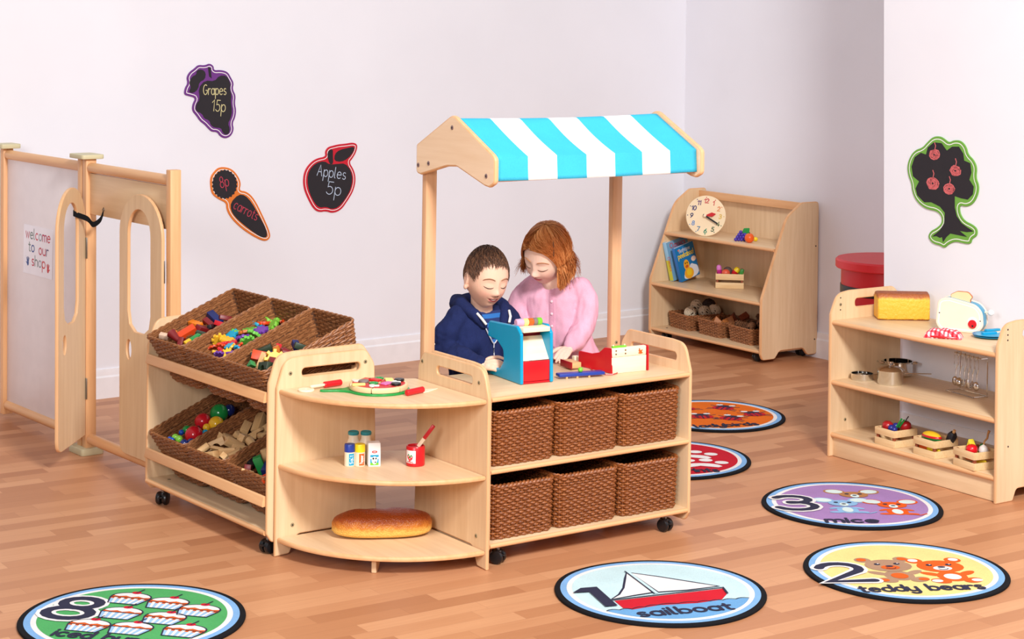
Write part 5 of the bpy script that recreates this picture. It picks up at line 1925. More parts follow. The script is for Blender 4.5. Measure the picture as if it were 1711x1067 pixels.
# post box
Yp = 9.28
uc = ray(1484, 480)
pb = thing('toy_post_box', 'red round toy post box with black band behind the right wall', 'post box', V((uc.x * Yp, Yp, 0)), 0)
PBR = paint((208, 30, 40), .4)
zt = CAMH + ray(1440, 430).z * Yp
rb = .232
MB().lathe([(rb, 0), (rb, zt - .05)], 48).build('body', PBR, pb)
MB().lathe([(rb + .003, zt - .175), (rb + .004, zt - .172), (rb + .004, zt - .135), (rb + .003, zt - .132)], 48).build('black_band', BLACK, pb)
MB().lathe([(rb + .024, zt - .05), (rb + .028, zt - .045), (rb + .028, zt - .012), (rb + .02, zt - .004), (0, zt)], 48).build('lid', paint((228, 40, 50), .4), pb)
MB().lathe([(rb + .004, 0), (rb + .006, .002), (rb + .006, .07), (rb + .004, .072)], 48).build('black_foot', BLACK, pb)
# ------------------------------------------------------------------ what lies in the tilted baskets
CLR = {'black': (24, 22, 26), 'orange': (238, 128, 24), 'red orange': (222, 72, 24), 'pale': (226, 190, 164), 'dark red': (122, 24, 26), 'yellow': (244, 186, 44),
       'green': (30, 140, 64), 'navy': (30, 40, 98), 'dark green': (40, 56, 36), 'cyan': (30, 156, 190), 'purple': (112, 58, 156), 'lime': (130, 196, 62), 'red': (206, 28, 40),
       'brown orange': (200, 112, 40), 'wood': None, 'light green': (110, 190, 70), 'blue': (28, 80, 180)}


def cmat(c):
    return BLOCKW if c == 'wood' else paint(CLR[c], .42)


def jig(r, n=8):
    o = []
    for k in range(n):
        a = 2 * pi * k / n
        w = pi / n
        for da, rr in ((-w * .52, .72), (-w * .42, 1.0), (w * .42, 1.0), (w * .52, .72)):
            o.append((r * rr * cos(a + da), r * rr * sin(a + da)))
    return o


def shape_mb(kind, s):
    mb = MB()
    if kind == 'block':
        mb.box((0, 0, 0), (s, s * .55, s * .5), 0, .0015)
    elif kind == 'long block':
        mb.box((0, 0, 0), (s * 1.3, s * .5, s * .5), 0, .0015)
    elif kind == 'strip':
        mb.box((0, 0, 0), (s * 1.2, s * .4, s * .2), 0, .001)
    elif kind == 'cylinder':
        mb.cyl((-s * .5, 0, 0), (s * .5, 0, 0), s * .28, 18, 0, .0015)
    elif kind == 'cone':
        mb.lathe([(s * .32, -s * .5), (s * .3, -s * .45), (s * .1, s * .5), (0, s * .52)], 18, 0, T(ry=pi / 2))
    elif kind == 'arch':
        mb.prism([(-s * .6, 0), (-s * .27, 0)] + ell(0, 0, s * .27, s * .27, 10, 180, 0) + [(s * .27, 0), (s * .6, 0), (s * .6, s * .5), (-s * .6, s * .5)], s * .5, .001, T(0, s * .25, -s * .25, rx=pi / 2))
    elif kind == 'triangle':
        mb.prism([(-s * .5, -s * .25), (s * .5, -s * .25), (0, s * .3)], s * .5, .0015, T(0, s * .25, 0, rx=pi / 2))
    elif kind == 'puzzle piece':
        mb.prism(jig(s * .55), s * .22, .001, T(0, 0, -s * .11))
    return mb


RANK = {1: [''], 2: ['nearer the front', 'farther back'], 3: ['nearest the front', 'in between two like it', 'farthest back']}
for n in range(4, 12):
    RANK[n] = ['nearest the front'] + ['%s from the front' % w for w in ('second', 'third', 'fourth', 'fifth', 'sixth', 'seventh', 'eighth', 'ninth', 'tenth')][:n - 2] + ['farthest back']


def fill(key, org, s, where, items, group, dz=.0, pl=.176):
    M = BASK[key]
    nb = (M.to_3x3() @ V((0, 0, 1)))
    nn = (nb * .55 + V((0, 0, 1)) * .45).normalized()
    p0 = M @ V((0, -.15, pl))
    recs = []
    for it in items:
        x, y, c, kind, sz = it[:5]
        P = onp(org[0] + x * s, org[1] + y * s, p0, nn)
        loc = M.inverted() @ P
        recs.append([it, P, loc])
    cnt = {}
    for r in recs:
        cnt.setdefault((r[0][2], r[0][3]), []).append(r)
    for (c, kind), L in cnt.items():
        L.sort(key=lambda r: r[2].y)
        for k, (it, P, loc) in enumerate(L):
            lab = ('%s %s %s in the %s' % (c if c != 'wood' else 'plain', kind if 'piece' in kind else 'wooden ' + kind if kind != 'ball' else 'toy ball', RANK[len(L)][k], where)).replace('  ', ' ')
            sz = it[4] * (1.35 if 'piece' in kind else 1.12 if kind == 'ball' else 1.18)
            rr = it[5] if len(it) > 5 else (RND.uniform(-.5, .5), RND.uniform(-.5, .5), RND.uniform(0, 3.1))
            nm = 'puzzle_piece' if 'piece' in kind else 'toy_ball' if kind == 'ball' else 'wooden_block'
            if kind == 'ball':
                t = thing(nm, lab, 'ball', P, FA.th, group)
                MB().sph((0, 0, 0), sz * .5, 24, 14).build('sphere', paint(CLR[c], .18), t)
                if sz > .035:
                    MB().cyl((sz * .2, -sz * .36, -sz * .2), (sz * .235, -sz * .435, -sz * .235), sz * .10, 14).build('stud', ZINC, t)
            else:
                solo(shape_mb(kind, sz), nm, cmat(c), lab, 'puzzle piece' if 'piece' in kind else 'block', P, group=group, rot=rr)


U, Uo = .24375, (230, 460)
a_ = FA.th
fill((1, 0), Uo, U, 'left upper basket', [
    (240, 362, 'black', 'cylinder', .03, (0, -.9, .4)), (258, 392, 'orange', 'cylinder', .026, (0, .3, 1.6)), (182, 415, 'pale', 'block', .03), (262, 428, 'dark red', 'cone', .05, (0, .5, a_ + .2)),
    (335, 398, 'red orange', 'arch', .052, (.5, -.5, a_ + 1.3)), (398, 338, 'orange', 'long block', .04, (.3, .1, a_ + .2)), (440, 372, 'dark red', 'block', .044, (.4, .3, 1)), (342, 455, 'yellow', 'block', .022),
    (388, 428, 'green', 'strip', .04, (.2, -.3, 1.0)), (530, 298, 'navy', 'long block', .048, (.3, .45, a_ + .15)), (488, 330, 'dark red', 'arch', .036), (500, 350, 'black', 'block', .026), (600, 292, 'dark red', 'long block', .03),
    (300, 440, 'dark red', 'triangle', .034), (430, 402, 'dark green', 'block', .03), (560, 330, 'red', 'block', .03)], 'wooden blocks in the left upper basket', pl=.176)
fill((1, 1), Uo, U, 'middle upper basket', [(x, y, c, 'puzzle piece', .038 if y < 450 else .027, (RND.uniform(-.9, .4), RND.uniform(-.5, .7), RND.uniform(0, 3))) for x, y, c in [(635, 345, 'yellow'), (598, 378, 'yellow'), (640, 405, 'cyan'), (722, 428, 'purple'), (750, 447, 'light green'), (772, 372, 'light green'), (820, 332, 'cyan'), (845, 375, 'purple'),
    (905, 305, 'lime'), (962, 300, 'lime'), (930, 335, 'lime'), (858, 325, 'red orange'), (560, 440, 'yellow'), (615, 440, 'yellow'), (588, 462, 'red'), (645, 463, 'red'), (520, 492, 'red orange'), (572, 487, 'red orange'), (640, 497, 'yellow'),
    (692, 488, 'red orange'), (630, 482, 'cyan'), (560, 540, 'purple'), (548, 525, 'yellow'), (615, 532, 'yellow'), (580, 517, 'red'), (640, 526, 'purple'), (692, 505, 'cyan'), (1022, 297, 'red orange'), (740, 388, 'brown orange'), (690, 385, 'light green'), (800, 400, 'light green')]],
    'puzzle pieces in the middle upper basket', pl=.176)
fill((1, 2), Uo, U, 'right upper basket', [(862, 517, 'dark green', 'long block', .042, (.2, -.4, 0)), (965, 490, 'red', 'triangle', .034), (842, 553, 'red orange', 'block', .05, (1.2, .2, a_ + .9)), (962, 522, 'brown orange', 'cylinder', .036, (.3, 1.1, .3)),
    (912, 548, 'navy', 'block', .036), (938, 577, 'yellow', 'puzzle piece', .05, (1.1, .1, .3)), (848, 585, 'wood', 'strip', .042, (1.2, -1.2, .1)), (782, 608, 'green', 'triangle', .036), (878, 622, 'dark green', 'arch', .044, (.3, .2, 2.2)),
    (1050, 540, 'dark red', 'cone', .05, (0, .2, 0)), (1085, 478, 'navy', 'block', .034), (1115, 488, 'dark green', 'block', .036), (795, 545, 'dark green', 'block', .034), (925, 600, 'dark red', 'block', .036), (1010, 525, 'dark red', 'block', .032)], 'wooden blocks in the right upper basket', pl=.176)
Lo, Ls = (230, 640), .28119
fill((0, 0), Lo, Ls, 'left lower basket', [(335, 308, 'red', 'ball', .060), (388, 228, 'red', 'ball', .056), (485, 178, 'green', 'ball', .062), (467, 243, 'yellow', 'ball', .052), (407, 225, 'purple', 'ball', .026), (292, 278, 'green', 'ball', .030), (224, 322, 'lime', 'ball', .024),
    (246, 332, 'lime', 'ball', .025), (260, 292, 'blue', 'ball', .018), (205, 336, 'blue', 'ball', .016), (276, 358, 'navy', 'ball', .028), (410, 263, 'yellow', 'ball', .026), (402, 292, 'cyan', 'ball', .02), (190, 328, 'blue', 'ball', .014), (318, 350, 'navy', 'ball', .026), (545, 160, 'navy', 'ball', .04)], 'toy balls in the left lower basket', pl=.176)
fill((0, 1), Lo, Ls, 'middle lower basket', [(x, y, 'wood', k, s_, (RND.uniform(-.6, .9), RND.uniform(-.6, .6), RND.uniform(0, 3))) for x, y, k, s_ in [(388, 392, 'cylinder', .04), (452, 422, 'triangle', .05), (460, 362, 'arch', .05), (535, 335, 'block', .05), (497, 312, 'triangle', .04), (640, 268, 'block', .048), (722, 242, 'long block', .056),
    (775, 265, 'block', .04), (690, 315, 'triangle', .036), (638, 328, 'long block', .042), (575, 362, 'long block', .044), (607, 392, 'arch', .04), (540, 405, 'long block', .044), (590, 305, 'triangle', .038), (520, 440, 'block', .036), (680, 360, 'cylinder', .046), (740, 312, 'cylinder', .036), (560, 420, 'strip', .05), (480, 395, 'strip', .05), (700, 290, 'strip', .046)]], 'plain wooden blocks in the middle lower basket', pl=.176)
fill((0, 2), Lo, Ls, 'right lower basket', [(732, 497, 'green', 'long block', .05, (.3, 1.15, .4)), (765, 432, 'wood', 'cylinder', .044, (0, 1.2, 0)), (772, 505, 'navy', 'block', .044), (660, 502, 'dark red', 'block', .036), (652, 522, 'wood', 'strip', .03), (690, 470, 'black', 'block', .04), (770, 560, 'red orange', 'block', .034)], 'wooden blocks in the right lower basket', pl=.176)
# ------------------------------------------------------------------ the two children
def remesh(mb, voxel, it=3, fac=.5):
    o = mb.build('tmp_form', WHITE, None, 0)
    m = o.modifiers.new('r', 'REMESH')
    m.mode = 'VOXEL'
    m.voxel_size = voxel
    m = o.modifiers.new('s', 'SMOOTH')
    m.factor, m.iterations = fac, it
    dg = bpy.context.evaluated_depsgraph_get()
    me = bpy.data.meshes.new_from_object(o.evaluated_get(dg))
    old = o.data
    bpy.data.objects.remove(o)
    bpy.data.meshes.remove(old)
    return me


def coords(me):
    a = np.empty(len(me.vertices) * 3)
    me.vertices.foreach_get('co', a)
    return a.reshape(-1, 3)


def normals(me):
    a = np.empty(len(me.vertices) * 3)
    me.vertex_normals.foreach_get('vector', a)
    return a.reshape(-1, 3)


def setco(me, a):
    me.vertices.foreach_set('co', a.ravel())
    me.update()


def place(me, name, mats, parent):
    me.name = name
    me.materials.clear()
    for m in mats:
        me.materials.append(m)
    n = len(me.polygons)
    me.polygons.foreach_set('use_smooth', [True] * n)
    me.polygons.foreach_set('material_index', [0] * n)
    o = bpy.data.objects.new(name, me)
    COL.objects.link(o)
    o.parent = parent
    return o


def cat(P, n=6):
    P = [V(p) for p in P]
    out = []
    for i in range(len(P) - 1):
        a, b, c, d = P[max(0, i - 1)], P[i], P[i + 1], P[min(len(P) - 1, i + 2)]
        for k in range(n):
            t = k / n
            out.append(.5 * ((2 * b) + (c - a) * t + (2 * a - 5 * b + 4 * c - d) * t * t + (3 * b - a - 3 * c + d) * t ** 3))
    out.append(P[-1])
    return out


def limb(mb, P, R, fl=1.0, n=16):
    q = cat(P)
    rr = [v[0] for v in cat([(r, 0, 0) for r in R])]
    mb.tube(q, rr, n, fl=fl)
    mb.sph(q[0], rr[0] * .98, 14, 10)
    mb.sph(q[-1], rr[-1] * .98, 14, 10)


def rings(mb, L, n=28):                      # (centre, rx, ry) stacked
    vs, fs = [], []
    for c, rx, ry in L:
        for i in range(n):
            a = 2 * pi * i / n
            k = abs(cos(a)) ** .85, abs(sin(a)) ** .85
            vs.append((c[0] + rx * math.copysign(k[0], cos(a)), c[1] + ry * math.copysign(k[1], sin(a)), c[2]))
    for k in range(len(L) - 1):
        for i in range(n):
            j = (i + 1) % n
            fs.append((k * n + i, k * n + j, (k + 1) * n + j, (k + 1) * n + i))
    fs += [tuple(range(n - 1, -1, -1)), tuple((len(L) - 1) * n + i for i in range(n))]
    mb.add(vs, fs)


HA, HB, HC = .072, .088, .105


def head_form(mb, M, jaw=.34):
    nu, nv = 48, 36
    vs, fs = [(0, 0, -HC)], []

    def f(x, y, z):
        X, Y, Z = HA * x, HB * y, HC * z
        if z < .1:
            t = min(1, .1 - z)
            X *= 1 - jaw * t ** 1.7
            if y > 0:
                Y *= 1 - .5 * t ** 1.3
            else:
                Y *= 1 - .10 * t ** 2
                Z *= 1 - .03 * abs(y)
        elif z > .2:
            X *= 1 + .05 * (z - .2)
        if y < 0:
            Y *= 1 - .10 * abs(x) ** 3
        return (X, Y, Z)
    vs = [f(0, 0, -1)]
    for j in range(1, nv):
        a = -pi / 2 + pi * j / nv
        for i in range(nu):
            b = 2 * pi * i / nu
            ca = cos(a)
            sx, sy = math.copysign(abs(cos(b)) ** .9, cos(b)), math.copysign(abs(sin(b)) ** .9, sin(b))
            vs.append(f(ca ** .9 * sx, ca ** .9 * sy, sin(a)))
    vs.append(f(0, 0, 1))
    e = len(vs) - 1
    for i in range(nu):
        q = (i + 1) % nu
        fs.append((0, 1 + q, 1 + i))
        fs.append((e, e - nu + i, e - nu + q))
        for j in range(nv - 2):
            fs.append((1 + j * nu + i, 1 + j * nu + q, 1 + (j + 1) * nu + q, 1 + (j + 1) * nu + i))
    mb.add(vs, fs, 0, M)
    for s_ in (-1, 1):
        E_ = M @ T(s_ * (HA - .002), .010, -.012, rx=radians(-8), rz=s_ * radians(28))
        mb.sph((0, .002, .006), (.009, .020, .028), 14, 10, 0, E_)
        mb.sph((0, -.003, -.020), (.008, .010, .012), 12, 8, 0, E_)


FEAT = [(1, .029, -.004, .016, .011, -.0060), (1, .029, -.0075, .0115, .0075, .0050), (1, .027, .017, .017, .007, .0020), (0, 0, -.008, .0062, .016, .0060),
        (0, 0, -.0325, .0080, .0085, .0145), (1, .0095, -.0365, .0048, .0048, .0045), (1, .036, -.043, .018, .017, .0055), (0, 0, -.086, .015, .012, .0055)]
LIPS = [(0, -.0535, .0150, .0034, .0042), (0, -.0585, .018, .0019, -.0042), (0, -.0640, .0120, .0040, .0048), (0, -.0735, .012, .0045, -.0022)]


def sculpt(me, M, smile=7.0, skin=(238, 192, 166), lip=(204, 98, 104)):
    Mi = np.array(M.inverted())
    co = coords(me)
    loc = co @ Mi[:3, :3].T + Mi[:3, 3]
    x, y, z = loc.T
    front = np.clip((-y - .012) / .03, 0, 1) * (np.abs(z) < .13) * (np.abs(x) < .085) * (y > -.13)
    d = np.zeros(len(x))
    for two, fx, fz, sx, sz, am in FEAT:
        g = am * np.exp(-((np.abs(x) if two else x) - fx) ** 2 / (2 * sx * sx) - (z - fz) ** 2 / (2 * sz * sz))
        d += g
    zl = z - smile * x * x
    lm = np.zeros(len(x))
    for fx, fz, sx, sz, am in LIPS:
        g = np.exp(-(x / sx) ** 4 / 2 - (zl - fz) ** 2 / (2 * sz * sz))
        d += am * g
    lm = np.exp(-(x / .0185) ** 6) * np.exp(-((zl + .0590) / .0072) ** 4) * front
    # ear bowl
    ax = np.abs(x)
    ear = np.exp(-((y - .006) / .010) ** 2 - ((z + .004) / .015) ** 2) * (ax > HA + .004)
    loc[:, 1] -= d * front
    loc[:, 0] -= np.sign(x) * .006 * ear
    blush = np.exp(-((ax - .036) / .017) ** 2 - ((z + .04) / .016) ** 2) * front * .35 + np.exp(-(x / .009) ** 2 - ((z + .034) / .009) ** 2) * front * .2 + .25 * ear
    Mf = np.array(M)
    setco(me, loc @ Mf[:3, :3].T + Mf[:3, 3])
    sk, lp, bl = (np.array(lin(c)) for c in (skin, lip, (222, 138, 124)))
    c = sk[None, :] * (1 - blush[:, None]) + bl[None, :] * blush[:, None]
    c = c * (1 - lm[:, None]) + lp[None, :] * lm[:, None]
    at = me.attributes.new('tint', 'FLOAT_COLOR', 'POINT')
    at.data.foreach_set('color', c.astype(np.float32).ravel())


def skin_mat():
    t = NT('child_skin')
    a = t.n('ShaderNodeAttribute', attribute_name='tint')
    t.bump(t.noise(t.obj(), 900, 2), .06, .0006)
    m = t.set(a.outputs[0], .5, 0, .35)
    t.b.inputs['Subsurface Weight'].default_value = .12
    t.b.inputs['Subsurface Radius'].default_value = (1, .35, .2)
    t.b.inputs['Subsurface Scale'].default_value = .006
    return m


SKIN = skin_mat()


class Surf:
    def __init__(s, me, M):
        s.M, s.Mi = M, M.inverted()
        s.b = BVHTree.FromPolygons([v.co.copy() for v in me.vertices], [tuple(p.vertices) for p in me.polygons])

    def front(s, x, z, off=0.0):             # point on the face, in the person's frame
        o, d = s.M @ V((x, -.4, z)), (s.M.to_3x3() @ V((0, 1, 0))).normalized()
        h = s.b.ray_cast(o, d)
        p = h[0] if h[0] is not None else s.M @ V((x, -HB, z))
        return p - d * off


def hand(mb, wrist, d, n, side, s=1.0, curl=.5, spread=.12):
    """d: towards the fingers, n: out of the back of the hand, side: +1/-1 thumb side"""
    wrist, d, n = V(wrist), V(d).normalized(), V(n)
    n = (n - d * n.dot(d)).normalized()
    t = d.cross(n) * side
    for k, (off, ln, cu_) in enumerate(((.0185, .046, .75), (.0062, .051, 1.0), (-.0062, .048, 1.1), (-.018, .038, 1.2))):
        off, ln = off * s, ln * s
        kn = wrist + d * (.055 - .004 * abs(k - 1)) * s + t * off + n * .003 * s
        limb(mb, [wrist + t * off * .55, (wrist + kn) / 2 + t * off * .2 + n * .002, kn], [.0105 * s, .0098 * s, .0078 * s], 1, 10)
        dd = (d + t * (off / s) * spread * 40 * .25).normalized()
        p, a = kn, curl * cu_ * .55
        P, R = [kn], [.0074 * s]
        for seg, fr in ((.45, .0068), (.32, .0061), (.25, .0052)):
            q = dd * cos(a) - n * sin(a)
            p = p + q * ln * seg
            P.append(p)
            R.append(fr * s)
            a += curl * cu_ * .75
        limb(mb, P, R, 1, 10)
    b = wrist + d * .014 * s + t * .015 * s
    limb(mb, [b, b + (d * .55 + t * .75 - n * .25) * .026 * s, b + (d * 1.25 + t * .95 - n * .6) * .034 * s, b + (d * 2.0 + t * .9 - n * .9) * .032 * s], [.0105 * s, .0090 * s, .0072 * s, .0060 * s], 1, 10)
    mb.sph(wrist + d * .028 * s, (.019 * s, .019 * s, .014 * s), 12, 8)


def folds(me, amp, fz=9.0, fxy=26.0, seed=0.0, hi=.35):
    co, nr = coords(me), normals(me)
    for i in range(len(co)):
        x, y, z = co[i]
        w = noise.noise(V((x * fxy + seed, y * fxy, z * fz))) + hi * noise.noise(V((x * 60, y * 60 + seed, z * 30)))
        co[i] += nr[i] * (w * amp)
    setco(me, co)


def face_lines(t, S, brow, lash, bw=.0030):
    for s_ in (-1, 1):
        mb = MB()
        P = [S.front(s_ * x, z, .0003) for x, z in ((.0135, -.0105), (.019, -.0132), (.026, -.0145), (.033, -.0142), (.040, -.0118), (.045, -.0085))]
        mb.tube(cat(P, 3), [.0005, .0008, .0011, .0012, .0014, .0015, .0015, .0016, .0016, .0016, .0015, .0014, .0012, .001, .0008, .0005][:len(cat(P, 3))], 6)
        mb.build('eyelashes', lash, t, 60)
        P = cat([S.front(s_ * x, z, .0005) for x, z in ((.012, .0145), (.021, .0185), (.032, .0195), (.043, .0155), (.048, .011))], 4)
        MB().sph(S.front(s_ * .0050, -.0415, -.0004), .0022, 10, 8).build('nostril', paint((120, 62, 52), .7), t, 60)
        MB().tube(P, [bw * (.5 + .9 * sin(pi * min(1, .15 + i / len(P) * .85))) for i in range(len(P))], 6, fl=.5).build('eyebrow', brow, t, 60)


def lens(S, w, h0, h1, smile, off, n=14):    # a curved mouth patch
    mb = MB()
    vs, fs = [], []
    for i in range(n + 1):
        x = -w + 2 * w * i / n
        k = 1 - (x / w) ** 2
        zc = -.0585 + smile * x * x
        for j in range(4):
            z = zc + h0 * k * (1 - j / 3) + h1 * k * (j / 3)
            vs.append(S.front(x, z, off))
    for i in range(n):
        for j in range(3):
            k = i * 4 + j
            fs.append((k, k + 1, k + 5, k + 4))
    return mb.add(vs, fs)


def hair_mat(name, c1, c2, c3):
    t = NT(name)
    a = t.n('ShaderNodeAttribute', attribute_name='strand')
    return t.set(t.ramp(a.outputs[2], [(0, c3), (.5, c2), (1, c1)]), .5, 0, .22)


class Hair:
    def __init__(s):
        s.mb, s.val = MB(), []

    def strand(s, P, r, n=4, fl=.5, val=None):
        k = len(s.mb.v)
        s.mb.tube(P, r, n, fl=fl)
        v = RND.random() if val is None else val
        s.val += [v] * (len(s.mb.v) - k)

    def solid(s, vs, fs, M=None, val=.25):
        s.mb.add(vs, fs, 0, M)
        s.val += [val] * len(vs)

    def build(s, mat, parent, name='hair'):
        o = s.mb.build(name, mat, parent, 80)
        at = o.data.attributes.new('strand', 'FLOAT', 'POINT')
        at.data.foreach_set('value', s.val)
        return o


def scalp(u, phi, k=1.0):                    # u: 0 crown .. 1 equator .. , phi: 0 = front(-y)
    a = u * pi / 2
    x, y, z = sin(a) * sin(phi), -sin(a) * cos(phi), cos(a)
    Z = HC * z
    X, Y = HA * x, HB * y
    if z < .1:
        t = .1 - z
        X *= 1 - .34 * t ** 1.7
        if y > 0:
            Y *= 1 - .5 * t ** 1.3
    return V((X, Y, Z)) * k


# ------------------------------------------------------------------ boy
bp = FC.w(.346, .585)
BM = Matrix.Translation(bp) @ Matrix.Rotation(FC.th, 4, 'Z')
BMi = BM.inverted()
boy = thing('person', 'child in a navy zip hoodie looking down at the blue toy till', 'person', bp, FC.th)


def bl_(px, py, y):                          # pixel -> boy frame, on the plane of boy-frame depth y
    P = onp(px, py, BM @ V((0, y, 0)), BM.to_3x3() @ V((0, 1, 0)))
    return BMi @ P


hc = bl_(812, 463, -.075)
MH = T(hc.x, hc.y, hc.z, rx=radians(10), ry=radians(2), rz=radians(-6), s=1.04)
shz = .742
mb = MB()
head_form(mb, MH)
limb(mb, [MH @ V((0, .012, -.045)), (hc.x * .6, -.035, hc.z - .115), (0, -.012, shz - .02)], [.044, .040, .05])
rings(mb, [((0, 0, .40), .085, .062), ((0, 0, .50), .088, .065), ((0, -.005, .62), .098, .066), ((0, -.012, .715), .092, .058), ((0, -.014, .747), .06, .045)])
wr = BMi @ G(804, 611, .588)
el = V((-.146, .0, .604))
limb(mb, [(-.100, -.012, .712), (-.135, .0, .66), el, (el + wr) / 2 + V((0, 0, .0)), wr], [.030, .030, .028, .025, .019])
hd = BMi.to_3x3() @ V((.93, -.28, .12))
hn = BMi.to_3x3() @ V((-.1, -.75, .65))
hand(mb, wr, hd, hn, -1, .90, 1.05)
wl = V((.085, -.225, .60))
limb(mb, [(.100, -.012, .712), (.140, -.02, .65), (.155, -.10, .585), wl], [.030, .030, .028, .019])
hand(mb, wl, (-.35, -.9, -.1), (0, -.1, 1), 1, .92, .5)
for s_ in (-1, 1):
    limb(mb, [(s_ * .045, 0, .42), (s_ * .052, -.008, .24), (s_ * .052, 0, .06)], [.058, .044, .03])
    limb(mb, [(s_ * .052, .02, .035), (s_ * .056, -.09, .025)], [.03, .024])
me = remesh(mb, .0024, 3)
sculpt(me, MH, 9.0)
S = Surf(me, MH)
place(me, 'body', [SKIN], boy)
BR_ = paint((92, 64, 48), .7)
face_lines(boy, S, paint((168, 122, 92), .8), paint((52, 36, 30), .7))
lens(S, .0190, .0020, -.0058, 11.0, .0006).build('open_mouth', paint((120, 40, 44), .5), boy, 60)
lens(S, .0140, .0014, -.0018, 11.0, .0012).build('teeth', paint((246, 240, 230), .3), boy, 60)
# hoodie
mb = MB()
rings(mb, [((0, 0, .385), .112, .082), ((0, 0, .43), .120, .090), ((0, -.004, .52), .118, .090), ((0, -.008, .62), .120, .086), ((0, -.012, .69), .122, .076), ((0, -.010, .735), .10, .062), ((0, -.008, .757), .072, .05)])
limb(mb, [(-.095, -.010, .717), (-.142, .0, .665), el + V((-.004, 0, .004)), (el * .45 + wr * .55), wr - (wr - el).normalized() * .012], [.046, .048, .046, .038, .029])
limb(mb, [(.095, -.010, .717), (.146, -.02, .655), (.158, -.10, .590), wl - V((-.01, -.02, 0))], [.046, .048, .044, .029])
cuff = wr - (wr - el).normalized() * .016
limb(mb, [cuff - (wr - el).normalized() * .018, cuff], [.030, .029])
me = remesh(mb, .0042, 4)
folds(me, .0085, 12, 16, 3.1)
HOOD = fabric('navy_fleece', (36, 46, 92), .95, 500, .3, .22)
hood = place(me, 'hoodie', [HOOD], boy)
SH = Surf(me, Matrix.Identity(4))
# hood collar, a soft roll open at the front
mb = MB()
limb(mb, [(-.042, -.092, .700), (-.068, -.064, .738), (-.080, -.008, .762), (-.055, .055, .760), (0, .078, .752), (.055, .055, .760), (.080, -.008, .762), (.068, -.064, .738), (.042, -.092, .700)], [.014, .021, .026, .034, .040, .034, .026, .021, .014])
limb(mb, [(-.04, .075, .735), (0, .10, .70), (.04, .075, .735)], [.032, .040, .032])
me = remesh(mb, .0036, 3)
folds(me, .0055, 26, 26, 1.7)
place(me, 'hood', [HOOD], boy)
# tee shirt in the neck opening
TEE = NT('striped_tee')
v = TEE.obj((1, 1, 1))
z = TEE.n('ShaderNodeSeparateXYZ', v).outputs[2]
f = TEE.ma('GREATER_THAN', TEE.ma('FRACT', TEE.ma('MULTIPLY', z, 34.0)), .5)
TEE = TEE.set(TEE.mix(f, lin((30, 44, 96)), lin((38, 104, 176))), .9)
mb = MB()
vs, fs = [], []
NZ = 14
for i in range(NZ + 1):
    t_ = i / NZ
    z = .632 + .112 * t_
    w = .002 + .050 * t_ ** .8
    for j in range(9):
        x = -w + 2 * w * j / 8
        p = SH.front(x, z, .0035)
        if z > .718:
            p.y = min(p.y, -.064 + (z - .718) * .6)
        vs.append(p)
for i in range(NZ):
    for j in range(8):
        k = i * 9 + j
        fs.append((k, k + 1, k + 10, k + 9))
mb.add(vs, fs).build('tee_shirt', TEE, boy, 80)
ZIPM = paint((190, 190, 200), .4)
for s_ in (-1, 1):
    MB().tube([SH.front(s_ * (.002 + .050 * t_ ** .8), .632 + .09 * t_, .006) for t_ in [q / 12 for q in range(13)]], .0024, 6).build('zip_edge', ZIPM, boy)
    c0_ = V((s_ * .056, -.100 if s_ < 0 else -.106, .722))
    MB().tube([c0_ + V((s_ * .012, .016, .022)), c0_ + V((s_ * .004, -.004, .004)), c0_ + V((-s_ * .008, -.014, -.016))], [.0045, .0048, .0045], 10).build('drawstring', paint((232, 228, 222), .8), boy)
MB().tube([SH.front(.0, z, .0055) for z in [.634 - .018 * k for k in range(10)]], .0024, 6).build('zip', ZIPM, boy)
# trousers and shoes
mb = MB()
rings(mb, [((0, 0, .37), .098, .072), ((0, 0, .42), .104, .078)])
for s_ in (-1, 1):
    limb(mb, [(s_ * .045, 0, .42), (s_ * .056, -.008, .24), (s_ * .056, 0, .07)], [.066, .056, .046])
me = remesh(mb, .006, 3)
folds(me, .004, 20, 14, 6)
place(me, 'trousers', [fabric('dark_denim', (44, 50, 74))], boy)
for s_ in (-1, 1):
    mb = MB()
    limb(mb, [(s_ * .056, .03, .040), (s_ * .058, -.04, .038), (s_ * .062, -.10, .032)], [.037, .036, .030])
    mb.v = [(p[0], p[1], max(.002, p[2])) for p in mb.v]
    mb.build('shoe', paint((60, 56, 60), .6), boy, 60)
# short brown hair
H = Hair()


def hairline(phi):                           # lowest z of hair by azimuth, 0 = front
    a = abs((phi + pi) % (2 * pi) - pi)
    pts = [(0, .062), (.5, .060), (.85, .052), (1.05, .034), (1.22, .012), (1.40, .026), (1.80, .026), (2.1, -.030), (2.4, -.052), (3.2, -.060)]
    for (a0, z0), (a1, z1) in zip(pts, pts[1:]):
        if a <= a1:
            return z0 + (z1 - z0) * (a - a0) / (a1 - a0)
    return -.06


def hair_cap(H, M, line, k0, nphi=56, nu=16, val=.2):
    vs, fs = [], []
    for i in range(nphi):
        phi = 2 * pi * i / nphi
        zl = line(phi)
        u1 = min(1.45, math.acos(max(-.75, min(.98, zl / HC))) / (pi / 2))
        for j in range(nu + 1):
            u = u1 * j / nu
            k = k0 * (1 - .035 * (j / nu) ** 6)
            vs.append(scalp(u, phi, k))
    for i in range(nphi):
        q = (i + 1) % nphi
        for j in range(nu):
            fs.append((i * (nu + 1) + j, i * (nu + 1) + j + 1, q * (nu + 1) + j + 1, q * (nu + 1) + j))
    H.solid(vs, fs, M, val)


